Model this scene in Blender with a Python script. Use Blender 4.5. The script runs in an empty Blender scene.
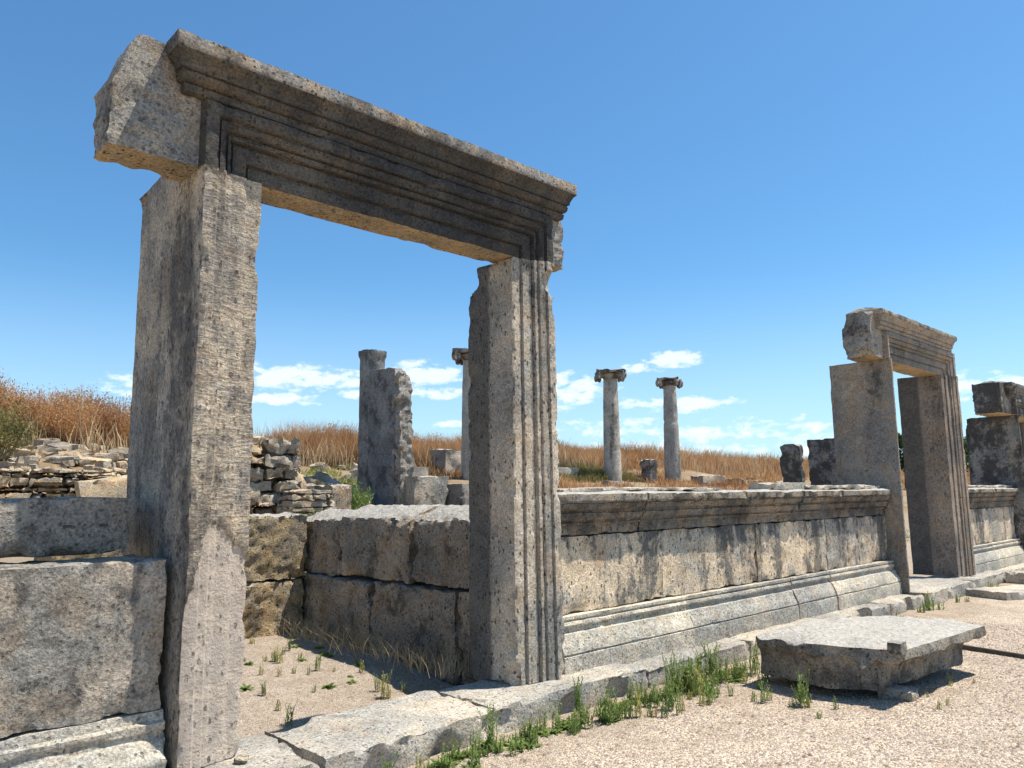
import bpy, bmesh, math, random
import numpy as np
from mathutils import Vector, Matrix, noise

random.seed(7)
rng = np.random.default_rng(7)
scene = bpy.context.scene
COL = scene.collection
R = math.radians

# ------------------------------------------------------------------ camera
cam_data = bpy.data.cameras.new('camera')
cam = bpy.data.objects.new('camera', cam_data)
COL.objects.link(cam)
cam_data.sensor_width = 36.0
cam_data.lens = 776.75 / 1024 * 36.0
cam_data.clip_start = 0.1
cam_data.clip_end = 3000
yaw, pitch, roll = 0.7628981, 0.1400232, -0.0108932
fw = Vector((math.sin(yaw) * math.cos(pitch), math.cos(yaw) * math.cos(pitch), math.sin(pitch)))
rt = Vector((math.cos(yaw), -math.sin(yaw), 0))
up = rt.cross(fw)
rt2 = rt * math.cos(roll) + up * math.sin(roll)
up2 = up * math.cos(roll) - rt * math.sin(roll)
m3 = Matrix((rt2, up2, -fw)).transposed()
cam.matrix_world = Matrix.Translation((-4.3958, -4.5889, 1.7)) @ m3.to_4x4()
scene.camera = cam

# ------------------------------------------------------------------ sun, sky, exposure
SUN_TRAVEL = Vector((-0.34, 0.235, -1.0)).normalized()
to_sun = -SUN_TRAVEL
SUN_EL = math.asin(to_sun.z)
SUN_ROT = math.atan2(to_sun.x, to_sun.y)
sun_data = bpy.data.lights.new('sun', 'SUN')
sun_data.energy = 5.0
sun_data.angle = R(0.5)
sun_data.color = (1.0, 0.94, 0.84)
sun = bpy.data.objects.new('sun', sun_data)
sun.rotation_euler = SUN_TRAVEL.to_track_quat('-Z', 'Y').to_euler()
COL.objects.link(sun)
scene.view_settings.view_transform = 'Standard'
scene.view_settings.look = 'None'
scene.view_settings.gamma = 1
scene.view_settings.exposure = 0.6
scene.render.resolution_x = 1024
scene.render.resolution_y = 768
scene.render.engine = 'CYCLES'
scene.cycles.max_bounces = 5
scene.cycles.diffuse_bounces = 3

# node helper ------------------------------------------------------
class NT:
    def __init__(self, tree):
        self.t = tree
        self.t.nodes.clear()
    def n(self, typ, **kw):
        nd = self.t.nodes.new(typ)
        for k, v in kw.items():
            if k.startswith('i_'):
                nd.inputs[k[2:]].default_value = v
            else:
                setattr(nd, k, v)
        return nd
    def l(self, a, b):
        self.t.links.new(a, b)
    def put(self, sock, v):
        if v is None:
            return
        if isinstance(v, (int, float)):
            sock.default_value = v
        elif isinstance(v, (tuple, list, Vector)):
            v = tuple(v)
            if len(sock.default_value) == 4 and len(v) == 3:
                v = v + (1,)
            sock.default_value = v
        else:
            self.l(v, sock)
    def math(self, op, a, b=None, c=None, clamp=False):
        nd = self.n('ShaderNodeMath', operation=op, use_clamp=clamp)
        for i, v in enumerate((a, b, c)):
            self.put(nd.inputs[i], v) if v is not None else None
        return nd.outputs[0]
    def vmath(self, op, a, b=None):
        nd = self.n('ShaderNodeVectorMath', operation=op)
        self.put(nd.inputs[0], a)
        if b is not None:
            self.put(nd.inputs[1], b)
        return nd.outputs[0]
    def noise(self, vec, scale, detail=5, rough=0.6, dist=0.0):
        nd = self.n('ShaderNodeTexNoise')
        self.put(nd.inputs['Vector'], vec)
        nd.inputs['Scale'].default_value = scale
        nd.inputs['Detail'].default_value = detail
        nd.inputs['Roughness'].default_value = rough
        nd.inputs['Distortion'].default_value = dist
        return nd.outputs['Fac']
    def ramp(self, fac, a, b, lo=0.0, hi=1.0):
        nd = self.n('ShaderNodeMapRange', clamp=True, interpolation_type='SMOOTHSTEP')
        self.put(nd.inputs['Value'], fac)
        nd.inputs['From Min'].default_value = a
        nd.inputs['From Max'].default_value = b
        nd.inputs['To Min'].default_value = lo
        nd.inputs['To Max'].default_value = hi
        return nd.outputs['Result']
    def mix(self, fac, a, b, blend='MIX'):
        nd = self.n('ShaderNodeMix', data_type='RGBA', blend_type=blend)
        self.put(nd.inputs[0], fac)
        self.put(nd.inputs[6], a)
        self.put(nd.inputs[7], b)
        return nd.outputs[2]

world = bpy.data.worlds.new('World')
scene.world = world
world.use_nodes = True
w = NT(world.node_tree)
sky = w.n('ShaderNodeTexSky', sky_type='NISHITA')
sky.sun_disc = False
sky.sun_elevation = SUN_EL
sky.sun_rotation = SUN_ROT
sky.altitude = 0
sky.air_density = 1.0
sky.dust_density = 0.6
sky.ozone_density = 2.0
SKY_STRENGTH = 0.086
tc = w.n('ShaderNodeTexCoord')
sep = w.n('ShaderNodeSeparateXYZ')
w.l(tc.outputs['Generated'], sep.inputs[0])
dx, dy, dz = sep.outputs
az = w.math('MULTIPLY', w.math('ARCTAN2', dx, dy), 57.29578)
el = w.math('MULTIPLY', w.math('ARCSINE', dz), 57.29578)
comb = w.n('ShaderNodeCombineXYZ')
w.l(az, comb.inputs[0]); w.l(w.math('MULTIPLY', el, 2.0), comb.inputs[1])
cn = w.noise(comb.outputs[0], 0.55, 9, 0.60, 0.1)
cn2 = w.noise(comb.outputs[0], 0.9, 6, 0.6)
# the separate cumulus puffs low over the berm: azimuth, elevation, half widths, weight
CLOUDS = [(27.6, 8.35, 4.8, 0.85, 1.0), (32.0, 8.3, 3.0, 0.6, .8), (36.6, 8.7, 3.3, 0.85, 1.0), (37.6, 7.45, 3.0, 0.42, .9), (27.3, 6.8, 2.2, 0.45, .9), (32.0, 7.3, 1.6, .4, .5), (39.5, 5.1, 1.3, .25, .7),
          (48.2, 7.7, 2.6, 1.0, 1.0), (47.2, 6.6, 1.6, .5, .6), (55.6, 9.55, 2.0, 0.55, 1.1), (53.2, 8.9, 1.4, 0.4, .9), (56.6, 6.2, 3.4, 0.55, .95), (53.3, 6.4, 2.2, .35, .7),
          (50.2, 4.6, 4.5, 0.7, .55), (58.5, 4.2, 6.0, 0.7, .55), (64.5, 4.0, 4.0, .8, .55), (62.0, 2.8, 9.0, .7, .45), (54.0, 3.4, 6.0, .7, .5), (20.0, 7.6, 4, .8, .8), (76, 6.5, 5, .7, .7),
          (-8, 9, 9, 1.5, .9), (-40, 12, 12, 2, .9), (110, 10, 12, 2, .9), (150, 14, 9, 2, .9)]
mask = None
for (a, e, sa, se, wt) in CLOUDS:
    ua = w.math('DIVIDE', w.math('SUBTRACT', az, a), sa)
    ue = w.math('DIVIDE', w.math('SUBTRACT', el, e), se)
    r2 = w.math('ADD', w.math('MULTIPLY', ua, ua), w.math('MULTIPLY', ue, ue))
    g = w.math('MULTIPLY', w.math('SUBTRACT', 1.0, w.math('MULTIPLY', r2, 0.5)), wt)
    mask = g if mask is None else w.math('MAXIMUM', mask, g)
dens = w.math('ADD', mask, w.math('MULTIPLY', w.math('SUBTRACT', cn, 0.5), 3.2))
dens = w.math('ADD', dens, w.math('MULTIPLY', w.math('SUBTRACT', cn2, 0.5), 1.2))
cm = w.ramp(dens, 0.22, 0.95)
cm = w.math('MULTIPLY', cm, w.math('GREATER_THAN', el, 0.5))
haze = w.ramp(el, 17.0, 0.0, 0.0, 0.38)
skycol = w.mix(1.0, sky.outputs[0], (0.68, 1.12, 1.34, 1), 'MULTIPLY')
skycol = w.mix(haze, skycol, (7.4, 8.6, 9.9, 1))
skycol = w.mix(w.math('MULTIPLY', cm, 0.64), skycol, (9.6, 9.9, 10.3, 1))
bg = w.n('ShaderNodeBackground')
w.l(skycol, bg.inputs[0]); bg.inputs[1].default_value = SKY_STRENGTH
wo = w.n('ShaderNodeOutputWorld')
w.l(bg.outputs[0], wo.inputs[0])

# ------------------------------------------------------------------ materials
def new_mat(name):
    m = bpy.data.materials.new(name)
    m.use_nodes = True
    t = NT(m.node_tree)
    bs = t.n('ShaderNodeBsdfPrincipled')
    out = t.n('ShaderNodeOutputMaterial')
    t.l(bs.outputs[0], out.inputs[0])
    bs.inputs['Roughness'].default_value = 0.92
    bs.inputs['Specular IOR Level'].default_value = 0.15
    return m, t, bs

def stone(name, light=(.44, .37, .29), grey=(.30, .29, .27), dark=(.05, .047, .045), warm=(.42, .27, .14),
          grey_t=(.43, .58), dark_t=(.56, .70), dark_amt=.8, warm_amt=.35, streak=True, pits=.8, bump=.9, bump_d=.03,
          seed=0.0, tool=False, finish_z=None, top_light=0.0, pit_scale=30.0, vert_pits=False, speck=.36, contrast=.8, gain=1.0, back_y=None, drip_shade=None):
    light = (light[0] * 1.16 * gain, light[1] * 1.16 * gain, light[2] * 1.13 * gain)
    grey = (grey[0] * 1.10 * gain, grey[1] * 1.12 * gain, grey[2] * 1.11 * gain)
    m, t, bs = new_mat(name)
    geo = t.n('ShaderNodeNewGeometry')
    pos = t.vmath('ADD', geo.outputs['Position'], (seed * 3.7, seed * 5.1, seed * 1.3))
    sp = t.n('ShaderNodeSeparateXYZ'); t.l(geo.outputs['Position'], sp.inputs[0])
    big = t.noise(pos, 1.4, 5, 0.62)
    med = t.noise(pos, 9.0, 6, 0.66, .3)
    fine = t.noise(pos, 62.0, 4, 0.72)
    medc = t.math('SUBTRACT', med, .5)
    col = t.mix(t.ramp(t.math('ADD', big, t.math('MULTIPLY', medc, .6)), grey_t[0], grey_t[1]), light, grey)
    wn = t.noise(t.vmath('ADD', pos, (11, 3, 7)), 3.1, 5, .65)
    col = t.mix(t.math('MULTIPLY', t.ramp(wn, .51, .64), warm_amt), col, warm)
    # black lichen and run-off stains
    sv = t.vmath('MULTIPLY', pos, (1.5, 1.5, .32) if streak else (2.6, 2.6, 2.2))
    sn = t.noise(sv, 1.0, 7, .68, .2)
    sn2 = t.math('ADD', sn, t.math('MULTIPLY', medc, .5))
    dm = t.ramp(sn2, dark_t[0], dark_t[1])
    col = t.mix(t.math('MULTIPLY', dm, dark_amt), col, dark)
    if drip_shade:      # cornice shade painted on the upper wall, mixed with run-off stains
        dz_ = t.math('ADD', sp.outputs[2], t.math('MULTIPLY', t.math('SUBTRACT', sn, .5), 1.5))
        col = t.mix(t.math('MULTIPLY', t.ramp(t.math('ADD', dz_, t.math('MULTIPLY', medc, .4)), drip_shade[0], drip_shade[1]), drip_shade[2]), col, dark)
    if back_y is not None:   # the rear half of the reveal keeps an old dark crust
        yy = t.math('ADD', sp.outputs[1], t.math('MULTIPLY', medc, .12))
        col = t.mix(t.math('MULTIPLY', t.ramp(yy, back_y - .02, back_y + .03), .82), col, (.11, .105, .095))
    oi = t.n('ShaderNodeObjectInfo')
    col = t.mix(1.0, col, t.mix(oi.outputs['Random'], (.84, .85, .87), (1.12, 1.09, 1.04)), 'MULTIPLY')
    # small black lichen spots, mottling
    bn = t.noise(t.vmath('ADD', pos, (3, 14, 6)), 26.0, 5, .72)
    col = t.mix(t.math('MULTIPLY', t.ramp(t.math('ADD', bn, t.math('MULTIPLY', t.math('SUBTRACT', big, .5), .4)), .54, .62), speck), col, (.085, .078, .07))
    col = t.mix(contrast, col, t.ramp(fine, .36, .64, .60, 1.34), 'MULTIPLY')
    col = t.mix(contrast, col, t.ramp(med, .36, .64, .74, 1.22), 'MULTIPLY')
    # pits
    pv = t.vmath('MULTIPLY', pos, (1, 1, .55)) if vert_pits else pos
    vo = t.n('ShaderNodeTexVoronoi'); vo.inputs['Scale'].default_value = pit_scale
    t.l(pv, vo.inputs['Vector'])
    cs = t.n('ShaderNodeSeparateColor'); t.l(vo.outputs['Color'], cs.inputs[0])
    pm = t.math('MULTIPLY', t.ramp(t.math('ADD', vo.outputs['Distance'], t.math('MULTIPLY', t.math('SUBTRACT', fine, .5), .5)), .34, .20), t.ramp(t.math('ADD', cs.outputs[0], t.math('MULTIPLY', medc, 1.6)), .52, .70))
    col = t.mix(t.math('MULTIPLY', pm, pits), col, (.055, .046, .038))
    if top_light:  # upward faces paler: sunlight on tops painted in, along with lichen bleaching
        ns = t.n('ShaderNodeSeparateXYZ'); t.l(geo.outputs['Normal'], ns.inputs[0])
        bm_ = t.math('MULTIPLY', t.ramp(t.math('ADD', ns.outputs[2], t.math('MULTIPLY', medc, 1.2)), .45, .8), top_light)
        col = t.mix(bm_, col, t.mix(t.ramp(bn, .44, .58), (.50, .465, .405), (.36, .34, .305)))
    h = t.math('ADD', t.math('MULTIPLY', med, .9), t.math('MULTIPLY', fine, .42))
    h = t.math('ADD', h, t.math('MULTIPLY', bn, .35))
    h = t.math('SUBTRACT', h, t.math('MULTIPLY', pm, .40))
    if tool:
        tv = t.vmath('MULTIPLY', pos, (8.0, 8.0, 40.0))
        tn = t.noise(tv, 1.2, 4, .6, .8)
        zz = t.math('ADD', sp.outputs[2], t.math('MULTIPLY', t.math('MAXIMUM', t.math('ADD', sp.outputs[0], 2.45), 0.0), 1.0))
        zz = t.math('ADD', zz, t.math('MULTIPLY', t.math('MAXIMUM', t.math('SUBTRACT', -2.52, sp.outputs[0]), 0.0), 4.0))
        zz = t.math('ADD', zz, t.math('MULTIPLY', medc, .22))
        msk = t.ramp(zz, finish_z, finish_z + .03)
        front = t.n('ShaderNodeSeparateXYZ'); t.l(geo.outputs['Normal'], front.inputs[0])
        fr = t.ramp(front.outputs[1], -.2, -.6)
        msk2 = t.math('MULTIPLY', msk, fr)
        h = t.math('ADD', h, t.math('MULTIPLY', t.math('MULTIPLY', tn, msk2), .9))
        col = t.mix(t.math('MULTIPLY', t.math('MULTIPLY', msk2, t.ramp(tn, .54, .44)), .40), col, (.17, .145, .12))
        col = t.mix(t.math('MULTIPLY', t.math('MULTIPLY', t.math('SUBTRACT', 1.0, msk), fr), .6), col, t.mix(t.math('MULTIPLY', t.math('MULTIPLY', pm, t.ramp(bn, .47, .54)), .7), (.60, .50, .41), (.10, .08, .065)))
    b = t.n('ShaderNodeBump')
    b.inputs['Strength'].default_value = bump
    b.inputs['Distance'].default_value = bump_d
    t.l(h, b.inputs['Height'])
    t.l(b.outputs[0], bs.inputs['Normal'])
    t.l(col, bs.inputs['Base Color'])
    return m

M = {}
M['jamb_left'] = stone('tooled limestone', gain=1.12, light=(.48, .40, .31), grey=(.29, .255, .22), dark_t=(.50, .68), dark_amt=.7, warm_amt=.3, tool=True, finish_z=1.53, seed=1, vert_pits=True, pits=.6)
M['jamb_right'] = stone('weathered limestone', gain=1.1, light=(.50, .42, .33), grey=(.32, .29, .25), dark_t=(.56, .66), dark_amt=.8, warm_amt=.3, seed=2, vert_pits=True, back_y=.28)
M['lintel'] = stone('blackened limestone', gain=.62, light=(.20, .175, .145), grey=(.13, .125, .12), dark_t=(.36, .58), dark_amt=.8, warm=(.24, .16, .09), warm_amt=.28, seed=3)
M['lintel_cornice'] = stone('cornice of the lintel', top_light=.9, light=(.34, .28, .22), grey=(.26, .245, .23), dark_t=(.46, .64), dark_amt=.7, warm=(.30, .18, .085), warm_amt=.4, streak=False, seed=23)
M['soffit'] = stone('ochre soffit with ground glow', light=(.44, .33, .20), grey=(.32, .255, .175), dark_t=(.56, .68), dark_amt=.6, warm=(.50, .30, .12), warm_amt=.6, streak=False, seed=24, speck=.3)  # warm light bounced off the ground is painted into this ochre underside
M['cornice_shade'] = stone('underside of the wall cornice', light=(.26, .21, .16), grey=(.17, .155, .14), dark_t=(.44, .60), dark_amt=.75, warm_amt=.35, streak=False, seed=26)  # shade below the wall's top fascia put into a darker stone colour
M['rough'] = stone('rough limestone', top_light=.6, light=(.44, .38, .31), grey=(.30, .28, .255), dark_t=(.52, .68), dark_amt=.8, streak=False, bump=1.0, bump_d=.045, seed=4, pits=.3)
M['orthostat'] = stone('orthostat limestone', light=(.56, .45, .33), grey=(.36, .32, .27), dark=(.115, .112, .105), dark_t=(.46, .58), dark_amt=.85, warm_amt=.45, seed=5, vert_pits=True, drip_shade=(1.14, 1.38, .9), gain=1.2)
M['orthostat_grey'] = stone('grey orthostat limestone', light=(.40, .345, .29), grey=(.25, .235, .215), dark_t=(.50, .68), dark_amt=.75, streak=False, warm_amt=.25, seed=6, bump=1.0, pits=.3)
M['base'] = stone('pale moulded limestone', light=(.50, .45, .375), grey=(.40, .37, .325), dark_t=(.66, .78), dark_amt=.6, streak=False, warm_amt=.25, seed=7, pits=.5)
M['cornice'] = stone('cornice limestone', top_light=.8, light=(.36, .30, .235), grey=(.25, .23, .205), dark_t=(.46, .60), dark_amt=.8, warm_amt=.4, streak=False, seed=8)
M['brown'] = stone('brown conglomerate', gain=1.2, light=(.34, .27, .20), grey=(.22, .19, .155), dark_t=(.50, .66), dark_amt=.7, top_light=.9, warm=(.34, .20, .09), warm_amt=.5, streak=False, bump=1.0, bump_d=.05, seed=9, pits=.8)
M['gold'] = stone('ochre conglomerate', gain=.85, top_light=.8, light=(.46, .35, .21), grey=(.32, .26, .19), dark_t=(.54, .68), dark_amt=.75, warm=(.46, .28, .11), warm_amt=.5, streak=False, bump=1.0, bump_d=.04, seed=10, pits=.8)
M['step'] = stone('step limestone', gain=1.02, speck=.2, top_light=.0, light=(.43, .385, .325), grey=(.31, .29, .265), dark_t=(.56, .72), dark_amt=.6, streak=False, warm_amt=.2, seed=11, pits=.5)
M['slab'] = stone('grey fallen limestone', top_light=.85, gain=1.15, light=(.25, .22, .185), grey=(.17, .16, .15), dark_t=(.46, .62), dark_amt=.7, streak=False, warm_amt=.15, seed=12)
M['pillar'] = stone('dark grey limestone', light=(.27, .26, .25), grey=(.20, .20, .20), dark_t=(.46, .62), dark_amt=.7, streak=False, warm_amt=.1, seed=13, bump=.8)
M['column'] = stone('column marble', light=(.42, .39, .345), grey=(.32, .305, .28), dark_t=(.54, .68), dark_amt=.7, warm_amt=.2, seed=14, pits=.4)
M['capital'] = stone('capital marble', top_light=.5, light=(.36, .33, .29), grey=(.20, .19, .18), dark_t=(.42, .54), dark_amt=.85, warm_amt=.1, seed=15, streak=False)
M['rubble'] = stone('pale rubble', light=(.46, .36, .245), grey=(.32, .27, .21), dark_t=(.60, .74), dark_amt=.7, warm=(.46, .29, .16), warm_amt=.6, streak=False, seed=16, pits=.3)
M['rubble_grey'] = stone('grey rubble', light=(.38, .325, .26), grey=(.25, .22, .19), dark_t=(.54, .70), dark_amt=.8, warm_amt=.4, streak=False, seed=17, pits=.4)
M['gate2'] = stone('grey brown limestone', gain=1.12, light=(.27, .23, .19), grey=(.19, .175, .16), dark_t=(.58, .74), dark_amt=.75, warm_amt=.3, seed=18, vert_pits=True, pits=.4, pit_scale=22.0)
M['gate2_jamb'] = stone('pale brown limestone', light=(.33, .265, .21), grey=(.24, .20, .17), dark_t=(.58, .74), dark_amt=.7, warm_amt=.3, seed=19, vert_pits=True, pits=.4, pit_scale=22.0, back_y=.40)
M['black'] = stone('lichen blackened limestone', top_light=.9, light=(.28, .26, .24), grey=(.18, .18, .18), dark_t=(.40, .56), dark_amt=.85, warm_amt=.3, streak=False, seed=20, bump=.9)

def plain(name, col, rough=.9):
    m, t, bs = new_mat(name)
    geo = t.n('ShaderNodeNewGeometry')
    v = t.ramp(t.noise(geo.outputs['Position'], 9, 4, .6), .3, .7, .75, 1.2)
    t.l(t.mix(1.0, col, v, 'MULTIPLY'), bs.inputs['Base Color'])
    bs.inputs['Roughness'].default_value = rough
    return m

def leaf(name, cols, scale=3.0, trans=.35):
    m, t, bs = new_mat(name)
    geo = t.n('ShaderNodeNewGeometry')
    rnd = geo.outputs['Random Per Island']
    c = t.mix(t.ramp(rnd, .1, .9), cols[0], cols[1])
    n = t.noise(geo.outputs['Position'], scale, 4, .6)
    c = t.mix(t.ramp(n, .46, .64), c, cols[2])
    t.l(c, bs.inputs['Base Color'])
    bs.inputs['Roughness'].default_value = .7
    tr = t.n('ShaderNodeBsdfTranslucent')
    t.l(c, tr.inputs[0])
    mx = t.n('ShaderNodeMixShader'); mx.inputs[0].default_value = trans
    t.l(bs.outputs[0], mx.inputs[1]); t.l(tr.outputs[0], mx.inputs[2])
    out = [n for n in t.t.nodes if n.type == 'OUTPUT_MATERIAL'][0]
    t.l(mx.outputs[0], out.inputs[0])
    return m
M['weed'] = leaf('green weed', [(.18, .25, .065), (.28, .35, .12), (.14, .20, .06)])
M['weed_yellow'] = leaf('yellowing weed', [(.34, .36, .11), (.44, .38, .15), (.26, .30, .08)])
M['weed_dark'] = leaf('dark weed', [(.03, .055, .022), (.05, .08, .03), (.06, .05, .03)])
M['dry'] = leaf('dry brush', [(.46, .25, .11), (.60, .37, .19), (.38, .20, .09)], .35)
M['straw'] = leaf('pale straw', [(.55, .43, .25), (.65, .52, .33), (.45, .33, .18)], .5)
M['brush_dark'] = leaf('dark dry brush', [(.13, .075, .04), (.21, .13, .07), (.10, .065, .035)], .5)
M['shrub'] = leaf('olive shrub', [(.20, .18, .065), (.28, .23, .09), (.13, .13, .05)], 1.5)
M['tree'] = leaf('tree foliage', [(.035, .075, .025), (.06, .11, .035), (.025, .055, .02)], .8)
M['bark'] = plain('bark', (.12, .09, .065))
M['metal'] = plain('dark strip', (.10, .085, .07))
M['pebble'] = leaf('pebble', [(.30, .235, .19), (.46, .385, .32), (.22, .16, .125)], 8, 0.0)

# ground: pinkish gravel in front, sandy and weedy behind the wall
def ground_mat():
    m, t, bs = new_mat('gravel and earth')
    geo = t.n('ShaderNodeNewGeometry')
    pos = geo.outputs['Position']
    sp = t.n('ShaderNodeSeparateXYZ'); t.l(pos, sp.inputs[0])
    big = t.noise(pos, .8, 5, .6)
    mid = t.noise(pos, 5.0, 5, .65)
    vor = t.n('ShaderNodeTexVoronoi'); vor.inputs['Scale'].default_value = 82
    t.l(pos, vor.inputs['Vector'])
    cell = t.n('ShaderNodeSeparateColor'); t.l(vor.outputs['Color'], cell.inputs[0])
    g = t.mix(t.ramp(big, .35, .65), (.57, .46, .345), (.48, .385, .285))
    g = t.mix(1.0, g, t.ramp(cell.outputs[0], 0, 1, .52, 1.42), 'MULTIPLY')
    g = t.mix(t.math('MULTIPLY', t.ramp(cell.outputs[1], .80, .92), .55), g, (.52, .46, .40))
    g = t.mix(t.math('MULTIPLY', t.ramp(cell.outputs[2], .84, .92), .6), g, (.19, .13, .10))
    g = t.mix(t.math('MULTIPLY', t.ramp(mid, .58, .70), .35), g, (.34, .24, .16))
    e = t.mix(t.ramp(mid, .35, .65), (.42, .345, .27), (.35, .28, .21))
    e = t.mix(1.0, e, t.ramp(cell.outputs[0], 0, 1, .75, 1.2), 'MULTIPLY')
    e2 = t.mix(t.ramp(t.noise(pos, .45, 6, .65), .42, .6), (.27, .175, .09), (.31, .24, .165))
    pt = t.noise(pos, 1.9, 6, .7)
    near = t.math('MULTIPLY', t.ramp(t.math('ADD', sp.outputs[1], t.math('MULTIPLY', t.math('SUBTRACT', big, .5), 2.2)), -1.15, -.55), .55)
    g = t.mix(t.math('MULTIPLY', near, .7), g, t.mix(t.ramp(mid, .4, .6), (.34, .265, .19), (.25, .19, .13)))
    g = t.mix(t.math('MULTIPLY', t.ramp(pt, .50, .62), .35), g, (.30, .215, .145))
    inside = t.ramp(sp.outputs[1], .2, .4)
    far = t.ramp(sp.outputs[1], 4.4, 6.0)
    c = t.mix(inside, g, e)
    c = t.mix(far, c, e2)
    t.l(c, bs.inputs['Base Color'])
    h = t.math('ADD', t.math('MULTIPLY', vor.outputs['Distance'], -.9), t.math('MULTIPLY', mid, 1.5))
    b = t.n('ShaderNodeBump'); b.inputs['Strength'].default_value = 1.0; b.inputs['Distance'].default_value = .016
    t.l(h, b.inputs['Height']); t.l(b.outputs[0], bs.inputs['Normal'])
    return m
M['ground'] = ground_mat()

# ------------------------------------------------------------------ object helpers
def tag(o, label=None, cat=None, group=None, kind=None):
    if label: o['label'] = label
    if cat: o['category'] = cat
    if group: o['group'] = group
    if kind: o['kind'] = kind
    return o

def thing(name, label, cat, loc=(0, 0, 0), group=None, rotz=0.0):
    o = bpy.data.objects.new(name, None)
    o.empty_display_size = .2
    COL.objects.link(o)
    o.location = loc
    o.rotation_euler = (0, 0, rotz)
    return tag(o, label, cat, group)

def link_mesh(name, verts, faces, mat, parent=None, origin=None, smooth=True, sharp=38):
    """verts in world metres; origin = where the object (or the parent's Empty) stands"""
    verts = np.asarray(verts, dtype=float)
    if parent is not None:
        p, o = parent, Vector((0, 0, 0))
        while p is not None:
            o += Vector(p.location)
            p = p.parent
        org = np.array(o)
    else:
        if origin is None:
            mn, mx = verts.min(0), verts.max(0)
            origin = ((mn[0] + mx[0]) / 2, (mn[1] + mx[1]) / 2, mn[2])
        org = np.array(origin)
    me = bpy.data.meshes.new(name)
    me.from_pydata((verts - org).tolist(), [], [list(f) for f in faces])
    me.materials.append(mat)
    if smooth:
        me.shade_smooth()
        me.set_sharp_from_angle(angle=R(sharp))
    me.update()
    o = bpy.data.objects.new(name, me)
    COL.objects.link(o)
    if parent is not None:
        o.parent = parent
    else:
        o.location = org
    return o

def dup(o, parent=None):
    c = o.copy()
    COL.objects.link(c)
    if parent is not None:
        c.parent = parent
    for ch in list(o.children):
        dup(ch, c)
    return c

def steps(a, b, d):
    n = max(1, int(round(abs(b - a) / d)))
    return [a + (b - a) * i / n for i in range(n + 1)]

def lattice(nx, ny, nz, fn):
    """surface of a box lattice, fn(i,j,k) -> point"""
    idx, verts, faces = {}, [], []
    def vid(i, j, k):
        key = (i, j, k)
        if key not in idx:
            idx[key] = len(verts)
            verts.append(fn(i, j, k))
        return idx[key]
    for i in range(nx):
        for k in range(nz):
            faces.append((vid(i, 0, k), vid(i + 1, 0, k), vid(i + 1, 0, k + 1), vid(i, 0, k + 1)))
            faces.append((vid(i, ny, k), vid(i, ny, k + 1), vid(i + 1, ny, k + 1), vid(i + 1, ny, k)))
        for j in range(ny):
            faces.append((vid(i, j, 0), vid(i, j + 1, 0), vid(i + 1, j + 1, 0), vid(i + 1, j, 0)))
            faces.append((vid(i, j, nz), vid(i + 1, j, nz), vid(i + 1, j + 1, nz), vid(i, j + 1, nz)))
    for j in range(ny):
        for k in range(nz):
            faces.append((vid(0, j, k), vid(0, j, k + 1), vid(0, j + 1, k + 1), vid(0, j + 1, k)))
            faces.append((vid(nx, j, k), vid(nx, j + 1, k), vid(nx, j + 1, k + 1), vid(nx, j, k + 1)))
    return verts, faces

def loft(rings, cap=True):
    n = len(rings[0])
    verts = [p for r in rings for p in r]
    faces = []
    for a in range(len(rings) - 1):
        for i in range(n):
            j = (i + 1) % n
            faces.append((a * n + i, a * n + j, (a + 1) * n + j, (a + 1) * n + i))
    if cap:
        faces.append(tuple(reversed(range(n))))
        faces.append(tuple(range((len(rings) - 1) * n, len(rings) * n)))
    return verts, faces

def weather(verts, faces, amp=.006, freq=3.0, amp2=.003, freq2=14.0, chip=.03, cfreq=5.0, thr=.05, seed=0, bites=(), spread=2, lumps=0.0, chipf=None, rug=0.0, rfreq=5.0, rugf=None):
    """erode a stone: wavy faces, chipped edges, bites knocked out of it"""
    bm = bmesh.new()
    vs = [bm.verts.new(v) for v in verts]
    for f in faces:
        try:
            bm.faces.new([vs[i] for i in f])
        except ValueError:
            pass
    bm.normal_update()
    bm.verts.index_update()
    so = Vector((seed * 7.31, seed * 2.17, seed * 4.9))
    msk = [0.0] * len(vs)
    for e in bm.edges:
        if len(e.link_faces) == 2:
            a = e.calc_face_angle_signed(0)
            if a > .6:
                for v in e.verts:
                    msk[v.index] = 1.0
    for it in range(spread):
        nm = msk[:]
        for v in bm.verts:
            if msk[v.index] < .05:
                s = max((msk[e.other_vert(v).index] for e in v.link_edges), default=0)
                nm[v.index] = s * .5
        msk = nm
    nor = [v.normal.copy() for v in bm.verts]
    for v in bm.verts:
        p = v.co + so
        n = nor[v.index]
        d = amp * noise.fractal(p * freq, 1.0, 2.0, 3) + amp2 * noise.noise(p * freq2)
        if rug:
            d += (rugf(v.co) if rugf else 1.0) * rug * (noise.fractal(p * rfreq, .75, 2.1, 5) - .35 * abs(noise.noise(p * rfreq * .6)) * 2)
        if lumps:
            d += lumps * (noise.noise(p * 1.1))
        if msk[v.index] > 0:
            c = max(0.0, noise.fractal(p * cfreq, .8, 2.0, 4) - thr)
            d -= msk[v.index] * (chip * 1.6 * c + chip * .10) * (chipf(v.co) if chipf else 1.0)
        v.co += n * d
    for (c, r) in bites:
        c = Vector(c)
        for v in bm.verts:
            dlt = v.co - c
            L = dlt.length
            rr = r * (1 + .22 * noise.fractal(v.co * 6 + so, .8, 2.0, 3))
            if L < rr and L > 1e-6:
                v.co = c + dlt * (rr / L)
    out = [tuple(v.co) for v in bm.verts]
    fo = [tuple(v.index for v in f.verts) for f in bm.faces]
    bm.free()
    return out, fo

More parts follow.
